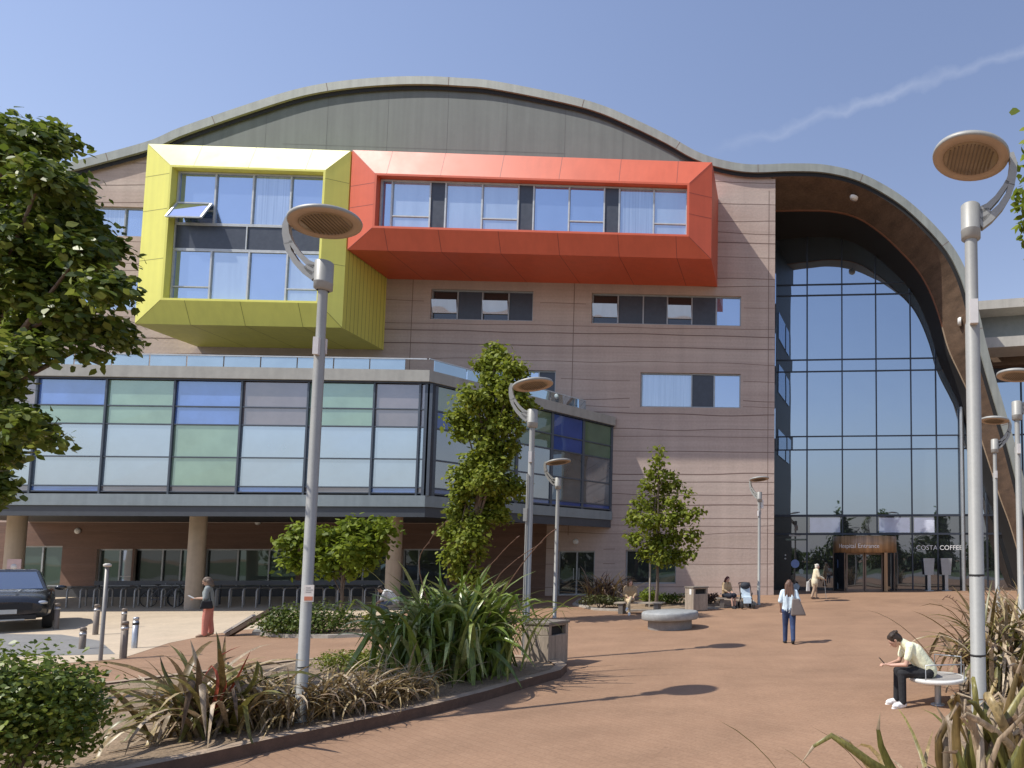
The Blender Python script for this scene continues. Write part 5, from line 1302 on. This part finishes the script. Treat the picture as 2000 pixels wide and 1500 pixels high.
def flax(label, base, mats, seed, n, length, width, lean=58, droop=.9, spread=.12, stalks=(), kink=.25, extra=None, name='flax_plant', group=None, stalkmat=None, sd=13):
    t = thing(name, label, 'flax plant', base, group); rs = np.random.RandomState(seed)
    V, Fc, MI = blade_mesh(rs, base, n, length, width, lean, droop, spread, kink=kink, esd=sd)
    if extra:
        for pts, wd, mi in extra: path_blade(V, Fc, MI, pts, wd, mi)
    npmesh('leaves', np.array(V), np.array(Fc), 4, mats, t, np.array(MI), smooth=True)
    for pts in stalks:
        q = MB(); pp = [Vector(p) for p in crom([tuple(p) for p in pts], 5)]; q.tube(pp, [.011 - .006 * i / len(pp) for i in range(len(pp))], 6)
        for k in range(int(len(pp) * .62), len(pp), 2):
            s = 1 if k % 4 else -1; q.capsule(pp[k], pp[k] + Vector((s * .035, .015, .03)), .010, .007, 5)
        q.build('flower_stalk', stalkmat or M('brown flower stalk', (.16, .085, .05), .7), t)
    return t
p = G(402, 1432, .13)
def at(x, y, d): return tuple(D(x, y, d))
dB = -(CM.transposed() @ (p - CAM)).z
flax('dry bronze flax with broad arching leaves, some of them red, left of the first lamp', p, [bz1, bz2, bz3, redl], 51, 150, 1.5, .075, 62, 1.0, .2, kink=.3,
     extra=[([p, at(395, 1340, dB), at(372, 1250, dB)], .075, 2), ([p, at(430, 1330, dB), at(440, 1240, dB - .1)], .07, 0), ([p, at(440, 1340, dB - .1), at(428, 1285, dB - .1), at(470, 1262, dB)], .035, 3), ([p, at(425, 1340, dB - .2), at(415, 1300, dB - .2), at(395, 1330, dB - .3)], .04, 3),
            ([p, at(460, 1330, dB), at(490, 1270, dB)], .035, 3), ([p, at(370, 1380, dB - .3), at(375, 1330, dB - .5), at(352, 1440, dB - .7)], .08, 2), ([p, at(400, 1370, dB - .3), at(395, 1340, dB - .6), at(402, 1440, dB - .8)], .08, 2), ([p, at(330, 1330, dB), at(312, 1280, dB)], .06, 1), ([p, at(490, 1340, dB), at(505, 1290, dB), at(515, 1340, dB)], .06, 1)])
for k, (px, py, s, lab) in enumerate(((545, 1415, 21, 'bronze grassy flax at the left foot of the first lamp'), (640, 1395, 26, 'bronze grassy flax just right of the first lamp'), (715, 1385, 22, 'bronze grassy flax under the yellow green shrub'), (775, 1368, 22, 'bronze grassy flax beside the big green flax'))):
    p = G(px, py, .13); flax(lab, p, [bz1, bz1, bz3], 60 + k, 170, 1.0, .034, 60, 1.15, .2, kink=.1, name='bronze_grass', group='bronze grasses in the front bed')
p = G(885, 1322, .13); dD = -(CM.transposed() @ (p - CAM)).z
flax('big green flax with arching strap leaves in front of the grey bin', p, [gr1, gr2, gr1], 71, 700, 2.2, .095, 80, 1.0, .40, kink=.4, sd=8,
     stalks=[[p, at(960, 1150, dD), at(1000, 1100, dD), at(1055, 1062, dD)], [p, at(930, 1150, dD), at(975, 1085, dD), at(1010, 1050, dD - .2)], [p, at(1000, 1130, dD), at(1060, 1055, dD), at(1082, 1036, dD)], [p, at(820, 1120, dD), at(840, 1055, dD), at(870, 1020, dD)]],
     extra=[([p, at(800, 1240, dD - .8), at(812, 1212, dD - 1), at(800, 1310, dD - 1.3)], .11, 1), ([p, at(855, 1220, dD - .8), at(860, 1182, dD - .8), at(905, 1190, dD - .8), at(915, 1240, dD - .9)], .10, 1), ([p, at(905, 1290, dD - .9), at(912, 1250, dD - 1.1), at(915, 1305, dD - 1.3)], .10, 1), ([p, at(960, 1250, dD - .3), at(1010, 1260, dD - .5), at(1045, 1303, dD - .6)], .09, 0), ([p, at(940, 1270, dD - .5), at(985, 1290, dD - .8), at(1020, 1345, dD - 1.0)], .10, 0), ([p, at(790, 1170, dD), at(760, 1135, dD)], .08, 0)])
p = G(1962, 1345, .06); flax('bronze flax behind the largest lamp at the right edge', p, [bz1, bz2, bz3], 72, 330, 1.95, .085, 68, .85, .35, kink=.25,
     stalks=[[p, at(1905, 1290, 11.3), at(1896, 1240, 11.2), at(1880, 1195, 11.1), at(1862, 1172, 11.1), at(1848, 1166, 11.1), at(1840, 1172, 11.1)]])
p = G(1992, 1262, .06); flax('dry bronze flax farther back at the right edge, before the hall glass', p, [bz1, bz3, bz3], 73, 280, 1.9, .08, 68, .85, .35, kink=.3)
p = G(2035, 1300, .06); flax('bronze flax mostly cut off by the right edge of the view', p, [bz1, bz2, bz3], 76, 200, 1.8, .08, 64, .9, .3)
p = G(1180, 1176, .06); flax('dry brown flax by the door, behind the low hedge', p, [bz3, bz1, leafmat('dull purple flax leaf', [(.09, .055, .045), (.15, .10, .08)])], 74, 170, 1.75, .075, 64, .7, .35, kink=.1)
# the nearest flax, lower right corner
rn = np.random.RandomState(17); near = []
for _ in range(34):
    tx, ty, dd = rn.uniform(1850, 2060), rn.uniform(1300, 1470), rn.uniform(3.5, 4.5)
    bs = D(rn.uniform(1880, 2060), 1640, dd); bs.z = .08
    near.append(([tuple(bs), at((tx + PIX(bs)[0]) / 2 + rn.normal(0, 18), 1500, dd), at(tx, ty, dd + rn.normal(0, .15)), at(tx + rn.normal(0, 28), ty + rn.uniform(-35, 60), dd + rn.normal(0, .25))], rn.uniform(.045, .085), int(rn.randint(0, 3))))
p = D(1925, 1700, 4.3); p.z = gz(p.x, p.y) + .06; q2 = D(1760, 1640, 4.6); q2.z = p.z
flax('nearest flax with wide olive and brown leaves in the lower right corner', p, [bz2, bz1, bz3, redl], 75, 200, 1.35, .055, 64, .8, .42, kink=.25,
     extra=near + [([p, at(1790, 1560, 4.2), at(1700, 1490, 4.1), at(1625, 1437, 4.1), at(1600, 1445, 4.1), at(1562, 1495, 4.1)], 0.076, 0), ([p, at(1760, 1570, 4.3), at(1690, 1490, 4.4), at(1655, 1445, 4.4), at(1630, 1432, 4.4)], 0.057, 1), ([p, at(1790, 1580, 4.4), at(1740, 1500, 4.4), at(1716, 1440, 4.4), at(1719, 1392, 4.4)], 0.094, 0),
            ([p, at(1850, 1520, 4.2), at(1848, 1460, 4.2), at(1842, 1400, 4.3), at(1826, 1375, 4.3)], 0.076, 2), ([p, at(1835, 1490, 4.2), at(1855, 1400, 4.2), at(1885, 1372, 4.3), at(1930, 1365, 4.4)], 0.069, 1), ([p, at(1905, 1500, 3.9), at(1910, 1410, 3.9), at(1925, 1370, 4.0), at(1900, 1440, 3.7)], 0.139, 0), ([p, at(1890, 1530, 4.0), at(1895, 1470, 4.0), at(1900, 1410, 4.1), at(1885, 1380, 4.1)], 0.114, 0),
            ([p, at(1950, 1500, 4.1), at(1975, 1360, 4.1), at(2000, 1275, 4.1)], 0.089, 1), ([p, at(1930, 1530, 3.9), at(1960, 1440, 3.9), at(2000, 1390, 3.9)], 0.114, 1), ([p, at(1960, 1560, 3.7), at(1985, 1480, 3.7), at(2010, 1420, 3.7)], 0.139, 0), ([p, at(1900, 1560, 3.8), at(1880, 1500, 3.8), at(1863, 1460, 3.8), at(1838, 1470, 3.8)], 0.101, 0), ([p, at(1980, 1580, 3.6), at(2000, 1500, 3.6), at(2030, 1440, 3.6)], 0.126, 3)])
# trees beyond the street behind the viewer, seen mirrored in the glass
rs = np.random.RandomState(90); cl = []
for i in range(46):
    x = -95 + i * 4.4 + rs.normal(0, 1.5); y = -62 + rs.normal(0, 5); h = rs.uniform(3.5, 8.0)
    cl.append(((x, y, h * .55), (rs.uniform(2.5, 4.5), 3, h * .66), 640))
for x in (-6, 3.5, -55, 14): cl.append(((x, -58, 6.0), (1.9, 1.9, 5.6), 1300)); cl.append(((x, -58, 9.5), (.9, .9, 3.2), 500))
o = foliage('tree_belt', cl, 1.0, lf_dark, None, 91, LEAF4); tag(o, 'belt of green trees across the street, mirrored in the glass', 'trees', kind='stuff')
# ================================================================== people
m_skin = M('light skin', (.56, .34, .25), .55, var=.05); m_skin2 = M('tan skin', (.46, .28, .19), .55, var=.05)
def figure(root, J, mats, scale=1.0, hair='short', clothes=(), face=(1, 0, 0), skin=None, vox=.011, grip=None, wid=1.0):
    """J: joints in local coordinates (x forward, y left). One remeshed skin body; clothes, hair and shoes are shells round it."""
    J = {k: Vector(v) for k, v in J.items()}; f = Vector(face).normalized(); H = J['head']
    up = (H - J['neck']).normalized(); side = up.cross(f).normalized(); up2 = f.cross(side)
    rot = Matrix((f, side, up2)).transposed()
    def shell(name, build, mat, v=vox, sm=3):
        q = MB(); build(q); o = q.build(name, mat, root)
        md = o.modifiers.new('r', 'REMESH'); md.mode = 'VOXEL'; md.voxel_size = v; md.use_smooth_shade = True
        s = o.modifiers.new('s', 'SMOOTH'); s.iterations = sm; s.factor = .5
        return baked(o)
    def torso(q, g=0.0, low=True):
        pel, ch, nk = J['pel'], J['chest'], J['neck']; lat = (J['sL'] - J['sR']).normalized(); lh = (J['hL'] - J['hR']).normalized()
        for s in (-1, 1):
            q.capsule(pel + lh * s * .065 * wid, ch + lat * s * .075 * wid - (ch - nk) * 0, (.105 + g) * wid, (.108 + g) * wid)
            q.capsule(ch + lat * s * .07 * wid, J['sL' if s > 0 else 'sR'] - lat * s * .03, .105 + g, .062 + g)
        q.capsule(ch, nk, .095 + g, .05 + g)
        if low:
            for s in ('L', 'R'): q.capsule(pel, J['h' + s], .11 + g, .10 + g)
    def body(q):
        torso(q, -.012)
        q.capsule(J['neck'], H - up2 * .04, .054, .050)
        q.ell(H, (.098, .076, .115), rot, 18, 12); q.ell(H + f * .035 - up2 * .065, (.058, .052, .055), rot)
        q.capsule(H + f * .085 + up2 * .005, H + f * .112 - up2 * .028, .010, .014); q.ell(H + f * .088 - up2 * .066, (.014, .026, .012), rot)
        for s in (-1, 1):
            q.ell(H + side * s * .077, (.022, .012, .032), rot); q.ell(H + f * .078 + side * s * .032 + up2 * .018, (.014, .016, .008), rot)
        for s, sg in (('L', 1), ('R', -1)):
            q.capsule(J['s' + s], J['e' + s], .048, .038); q.capsule(J['e' + s], J['w' + s], .037, .026)
            q.capsule(J['h' + s], J['k' + s], .078, .052); q.capsule(J['k' + s], J['a' + s], .052, .036); q.capsule(J['a' + s] - Vector((0, 0, .04)), J['t' + s], .036, .025)
            # hand: palm, four fingers of different lengths, thumb from the side of the palm
            d = (J['w' + s] - J['e' + s]).normalized()
            if grip and s in grip: d = Vector(grip[s]).normalized()
            n = d.cross(Vector((0, 0, 1))); n = n.normalized() if n.length > .2 else Vector((1, 0, 0)); w_ = J['w' + s]; curl = n.cross(d) * -1
            pc = w_ + d * .085
            for o_ in (-.03, -.01, .01, .03): q.capsule(w_ + n * o_ * .6, pc + n * o_, .015, .013, 8)
            for o_, l_ in ((-.033, .058), (-.011, .072), (.011, .076), (.033, .066)):
                a = pc + n * o_; b_ = a + d * l_ * .55 + curl * .012; c = b_ + d * l_ * .3 + curl * .035
                q.capsule(a, b_, .0095, .009, 8); q.capsule(b_, c, .009, .0075, 8)
            th0 = w_ + d * .025 + n * .03 * sg; th1 = th0 + d * .035 + n * .03 * sg; q.capsule(th0, th1, .013, .011, 8); q.capsule(th1, th1 + d * .035 + curl * .012, .011, .009, 8)
    shell('body', body, skin or m_skin, min(vox, .008), 2)
    for c in clothes:
        kind, mat = c[0], c[1]
        if kind == 'top':
            lng = c[2] if len(c) > 2 else .55
            def bt(q):
                torso(q, .016, low=c[3] if len(c) > 3 else False)
                for s in 'LR':
                    a, b_ = J['s' + s], J['e' + s]
                    q.capsule(a, a.lerp(b_, min(1, lng)), .07, .062)
                    if lng > 1: q.capsule(b_, b_.lerp(J['w' + s], lng - 1), .056, .046)
            shell('shirt', bt, mat)
        elif kind == 'trousers':
            wl = c[2] if len(c) > 2 else .055
            def br(q):
                pel = J['pel']; lh = (J['hL'] - J['hR']).normalized()
                for s in (-1, 1): q.capsule(pel + lh * s * .05, pel + lh * s * .05 + (J['chest'] - pel).normalized() * .05, .122 * wid, .112 * wid)
                for s in 'LR':
                    q.capsule(pel, J['h' + s], .115 * wid, .112 * wid); q.capsule(J['h' + s], J['k' + s], .105 * wid, wl + .016); q.capsule(J['k' + s], J['a' + s].lerp(J['k' + s], -.02), wl + .014, wl)
            shell('trousers', br, mat)
        elif kind == 'skirt':
            def bs(q):
                pel = J['pel']
                for s in 'LR':
                    q.capsule(pel, J['h' + s], .125, .125); q.capsule(J['h' + s], J['h' + s].lerp(J['k' + s], c[2]), .125, .12)
                q.capsule(pel, (J['kL'] + J['kR']) / 2, .12, .11)
            shell('skirt', bs, mat)
        elif kind == 'coat':
            def bc(q):
                torso(q, .03)
                for s in 'LR':
                    q.capsule(J['s' + s], J['e' + s], .082, .07); q.capsule(J['e' + s], J['w' + s].lerp(J['e' + s], .08), .066, .056)
                    q.capsule(J['h' + s], J['h' + s].lerp(J['k' + s], c[2]), .15, .155)
                q.capsule(J['pel'], (J['kL'] + J['kR'] + J['hL'] + J['hR']) / 4, .16, .165)
            shell('coat', bc, mat)
        elif kind == 'shoes':
            for s in 'LR':
                a, t_ = J['a' + s], J['t' + s]; d = (t_ - a); d.z = 0; d = d.normalized() if d.length > .01 else f; sd = Vector((-d.y, d.x, 0))
                lo = min(a.z - .085, t_.z - .045)
                def bh(q):
                    q.capsule(a + Vector((0, 0, -.035)), t_ + Vector((0, 0, .004)) - d * .02, .048, .038)
                    q.capsule(a + Vector((0, 0, -.02)), a - d * .02 + Vector((0, 0, -.055)), .047, .045)
                    q.capsule(a - d * .025 + Vector((0, 0, -.055)), a + d * .16 + Vector((0, 0, -.06)) + (t_ - a - d * (t_ - a).dot(d)) * .8, .042, .038)
                    q.capsule(a + d * .10 + sd * .015 + Vector((0, 0, -.06)), a + d * .155 + sd * .01 + Vector((0, 0, -.062)), .040, .034)
                shell('shoe', bh, mat, vox)
    if hair:
        def bhair(q):
            hc = H - f * .018 + up2 * .022
            q.ell(hc, (.105, .088, .112), rot, 18, 12); q.ell(H - f * .06 - up2 * .02, (.07, .08, .09), rot)
            if hair == 'short':
                rr = random.Random(3)
                for _ in range(22): 
                    o_ = f * rr.uniform(-.09, .07) + side * rr.uniform(-.07, .07); q.ell(hc + o_ + up2 * .062, (.03, .03, .03), rot)
            if hair == 'long':
                for s in (-.06, -.02, .02, .06): q.capsule(H - f * .055 + side * s, H - f * .125 + side * s * 1.7 - up2 * .32, .062, .038)
            if hair == 'bob':
                for s in (-.06, 0, .06): q.capsule(H - f * .04 + side * s, H - f * .06 + side * s * 1.2 - up2 * .15, .06, .045)
        o = shell('hair', bhair, mats['hair'], vox)
    for p in ((H + f * .092 + side * .033 + up2 * .012), (H + f * .092 - side * .033 + up2 * .012)):
        pass
    q = MB()
    for s in (-1, 1): q.ell(H + f * .087 + side * s * .032 + up2 * .008, (.012, .013, .007), rot)
    q.build('eye', M('dark eye', (.04, .03, .025), .3), root)
    return shell
def person(label, loc, heading, J, **k):
    t = thing('person', label, 'person', loc); OFF[t.name] = Vector()
    sh = figure(t, J, **k); t.rotation_euler.z = heading; return t, sh
def stand(step=.16, lean=.03, arms=None):
    J = dict(pel=(0, 0, .93), chest=(lean, 0, 1.27), neck=(lean * 1.3, 0, 1.46), head=(lean * 1.6 + .02, 0, 1.605), sL=(lean, .175, 1.40), sR=(lean, -.175, 1.40), hL=(0, .09, .90), hR=(0, -.09, .90),
             kL=(step * .75, .095, .50), kR=(-step * .45, -.095, .50), aL=(step * .9, .095, .09), aR=(-step * 1.5, -.095, .13), tL=(step * .9 + .14, .10, .04), tR=(-step * 1.5 + .13, -.10, .04),
             eL=(-.04, .24, 1.13), eR=(-.02, -.24, 1.13), wL=(.06, .25, .89), wR=(.10, -.24, .89))
    J.update(arms or {}); return J
m_blkc = M('black cloth', (.018, .019, .022), .85, bump=.6, bscale=14, var=.2); m_wsh = M('white trainer', (.80, .80, .78), .5)
# 1 man on the perch seat
m_tee = M('pale yellow tee shirt', (.88, .88, .62), .85, bump=.6, bscale=14, var=.08, scale=3)
J = dict(pel=(0, 0, .57), chest=(.24, 0, .87), neck=(.42, 0, 1.02), head=(.555, 0, 1.065), sL=(.34, .185, .97), sR=(.34, -.185, .97), hL=(.03, .10, .555), hR=(.03, -.10, .555), kL=(.47, .13, .545), kR=(.47, -.12, .545),
         aL=(.46, .15, .10), aR=(.49, -.12, .10), tL=(.61, .17, .045), tR=(.64, -.13, .045), eL=(.42, .21, .69), eR=(.42, -.21, .69), wL=(.64, .07, .665), wR=(.64, -.08, .655))
mp_ = SEAT + Vector((-.17, -.02, -.0))
man, shm = person('person in pale yellow tee shirt and black trousers hunched over a phone', mp_, R(184), J, mats=dict(hair=M('dark brown hair', (.035, .022, .015), .6, var=.3, scale=30)), hair='short', face=(.72, 0, -.66), vox=.009,
       clothes=[('top', m_tee, .62), ('trousers', m_blkc, .06), ('shoes', m_wsh)], wid=1.15, grip={'L': (.9, -.35, .2), 'R': (.9, .35, .2)})
q = MB(); q.obox((.76, 0, .725), (.045, 0, .05), (0, .036, 0), (.005, 0, -.004)); q.build('phone', M('black phone', (.02, .02, .022), .3), man)
# 2 woman walking towards the hall
b = G(1541, 1257)
wm, sh = person('person with long brown hair, pale top and blue jeans walking away', b, R(94), stand(.13, .03, dict(eL=(-.03, .25, 1.14), wL=(.08, .22, .93), eR=(-.05, -.26, 1.14), wR=(.10, -.25, 1.0))), mats=dict(hair=M('long brown hair', (.13, .07, .045), .55, var=.35, scale=22, stretch=(3, 3, .4))), hair='long', wid=1.06,
       clothes=[('top', M('pale blue white top', (.62, .74, .80), .85, bump=.6, bscale=14, var=.18, scale=7), .95, True), ('trousers', M('blue denim', (.035, .06, .14), .85, bump=.6, bscale=14, var=.22, scale=6), .062), ('shoes', m_blkc)], skin=m_skin2)
m_bag = M('grey brown bag', (.17, .14, .125), .7, var=.15)
def bag(root, c, sx, sz, sy, mat, strap=None, name='bag', across=False):
    q = MB(); x, y, z = c
    if across:
        q.add([(x - sy, y - sx, z - sz), (x - sy, y + sx, z - sz), (x - sy * .5, y + sx * .8, z + sz), (x - sy * .5, y - sx * .1, z + sz), (x + sy, y - sx, z - sz), (x + sy, y + sx, z - sz), (x + sy * .5, y + sx * .8, z + sz), (x + sy * .5, y - sx * .1, z + sz)],
              [[0, 1, 2, 3], [7, 6, 5, 4], [0, 4, 5, 1], [1, 5, 6, 2], [2, 6, 7, 3], [3, 7, 4, 0]])
    else: q.prism([(x - sx, z - sz), (x + sx, z - sz), (x + sx * .7, z + sz), (x - sx * .7, z + sz)], y - sy, y + sy)
    o = q.build(name, mat, root, bevel=.03)
    if strap: q = MB(); q.tube(strap, .012, 6); q.build('strap', mat, o)
    return o
bag(wm, (-.17, -.24, 1.0), .21, .23, .06, m_bag, [(-.14, -.12, 1.2), (-.04, -.14, 1.46), (.06, -.2, 1.3)], across=True)
# 3 person in cream by the entrance
b = G(1591, 1170)
cr, sh = person('person in cream coat and cap walking left of the revolving door', b, R(18), stand(.12, .08, dict(eL=(.12, .25, 1.14), wL=(.36, .24, 1.03), eR=(.14, -.25, 1.12), wR=(.40, -.22, 1.0))), mats=dict(hair=M('cream cap', (.74, .71, .62), .8)), hair='short',
       clothes=[('coat', M('cream coat', (.68, .61, .44), .85, bump=.6, bscale=14, var=.08), .25), ('trousers', M('tan trousers', (.40, .29, .20), .85), .065), ('shoes', M('brown shoes', (.15, .1, .07), .6))], skin=m_skin)
bag(cr, (-.30, .12, .62), .10, .24, .05, M('white carrier bag', (.6, .62, .6), .6), [(-.30, .12, .86), (-.12, .18, 1.0)])
q = MB(); q.tube([(.42, -.22, 1.0), (.52, -.24, .02)], .014, 6); q.build('walking_stick', m_steel, cr)
# 4 person in salmon trousers on the sand
b = G(404, 1243)
pk, sh = person('person in salmon trousers and grey top reading a white paper on the sand', b, R(214), stand(.05, .03, dict(eL=(.06, .24, 1.12), wL=(.26, .12, 1.12), eR=(.06, -.24, 1.12), wR=(.26, -.12, 1.12))), mats=dict(hair=M('brown grey hair', (.15, .11, .08), .6, var=.3)), hair='bob', face=(.9, 0, -.4),
       clothes=[('top', M('grey green top', (.25, .28, .27), .85, bump=.6, bscale=14, var=.2), 1.0, True), ('trousers', M('salmon trousers', (.58, .22, .165), .85, bump=.6, bscale=14, var=.08), .07), ('shoes', M('tan shoes', (.3, .2, .13), .6))], skin=m_skin2)
q = MB(); q.obox((.38, 0, 1.16), (.07, 0, .05), (0, .12, 0), (.003, 0, -.004)); q.build('paper', m_white, pk)
bag(pk, (.02, .27, .94), .15, .12, .06, m_blkc, [(-.06, .25, 1.05), (0, .17, 1.46), (.08, .25, 1.05)])
# seated people
def sit(cross=False, hands=(.30, .10, .66)):
    J = dict(pel=(0, 0, .56), chest=(.04, 0, .90), neck=(.07, 0, 1.08), head=(.11, 0, 1.22), sL=(.05, .175, 1.03), sR=(.05, -.175, 1.03), hL=(.03, .09, .545), hR=(.03, -.09, .545), kL=(.45, .10, .53), kR=(.45, -.10, .53), aL=(.47, .10, .10), aR=(.52, -.10, .10), tL=(.61, .11, .045), tR=(.66, -.11, .045),
             eL=(.10, .23, .78), eR=(.10, -.23, .78), wL=(hands[0], hands[1], hands[2]), wR=(hands[0], -hands[1], hands[2]))
    if cross: J.update(kL=(.44, -.02, .64), aL=(.60, -.16, .30), tL=(.72, -.20, .24), aR=(.44, -.07, .10), tR=(.58, -.08, .045))
    return J
person('person in beige clothes and white trainers sitting cross legged on the timber bench', Vector((P(1230, 1180, BN1.y).x, BN1.y - .02, BN1.z)), R(-70), sit(True), mats=dict(hair=M('brown hair', (.10, .06, .035), .6)), hair='bob', face=(.9, .2, -.3),
       clothes=[('top', M('beige top', (.36, .26, .15), .85, bump=.6, bscale=14, var=.25, scale=9), 1.8, True), ('trousers', M('beige trousers', (.56, .44, .27), .85), .055), ('shoes', m_wsh)])
person('person in tan top and dark skirt sitting by the pink wall', Vector((P(1417, 1180, BN2.y).x, BN2.y, BN2.z)), R(-40), sit(False), mats=dict(hair=M('dark red hair', (.08, .02, .018), .6)), hair='bob', face=(.9, -.2, -.3),
       clothes=[('top', M('tan top', (.45, .33, .19), .85, var=.2), 1.6, True), ('skirt', M('dark navy skirt', (.015, .018, .03), .85), .9), ('shoes', m_blkc)])
b = G(768, 1206); b.y += .1
person('person in a white shirt bending over, half hidden by the big green flax', b, R(200), dict(pel=(0, 0, .60), chest=(.22, 0, .88), neck=(.36, 0, 1.0), head=(.48, 0, 1.05), sL=(.30, .18, .96), sR=(.30, -.18, .96), hL=(.02, .1, .58), hR=(.02, -.1, .58), kL=(.40, .12, .50), kR=(.38, -.12, .48), aL=(.25, .12, .09), aR=(.2, -.12, .09), tL=(.4, .12, .045), tR=(.35, -.12, .045),
       eL=(.40, .2, .70), eR=(.40, -.2, .70), wL=(.56, .1, .55), wR=(.56, -.1, .55)), mats=dict(hair=M('black hair', (.02, .016, .014), .6)), hair='short', face=(.8, 0, -.6),
       clothes=[('top', M('white shirt', (.78, .79, .80), .8, bump=.6, bscale=14), 1.2, True), ('trousers', M('blue grey trousers', (.14, .17, .24), .8), .06), ('shoes', m_blkc)])
# pushchair near the far lamp
b = G(1457, 1188); t = thing('pushchair', 'pale blue pushchair with dark frame beside the far lamp', 'pushchair', b, None, R(-75)); OFF[t.name] = Vector()
q = MB()
for s in (-.24, .24):
    q.tube([(.35, s, .14), (.0, s, .5), (-.3, s, .98), (-.42, s, 1.06)], .018, 8); q.tube([(-.32, s, .14), (.0, s, .5), (.16, s, .66)], .018, 8)
q.tube([(-.42, -.24, 1.06), (-.45, 0, 1.08), (-.42, .24, 1.06)], .022, 8); q.build('frame', m_blkc, t)
q = MB(); q.prism([(.2, .42), (.24, .48), (-.02, .52), (-.22, .96), (-.30, .94), (-.08, .44)], -.2, .2); q.prism([(.2, .42), (.3, .2), (.34, .22), (.25, .47)], -.17, .17); q.build('seat', M('pale blue cloth', (.50, .60, .66), .85, var=.2), t, bevel=.02)
q = MB(); q.ell((-.22, 0, .95), (.2, .22, .16)); q.build('hood', M('dark hood', (.03, .035, .045), .8), t)
for x in (.36, -.33):
    for s in (-.25, .25):
        q = MB(); q.lathe([(.03, -.02), (.12, -.025), (.13, 0), (.12, .025), (.03, .02)], (x, s, .13), 18, Matrix.Rotation(R(90), 3, 'X')); q.build('wheel', m_tyre, t)
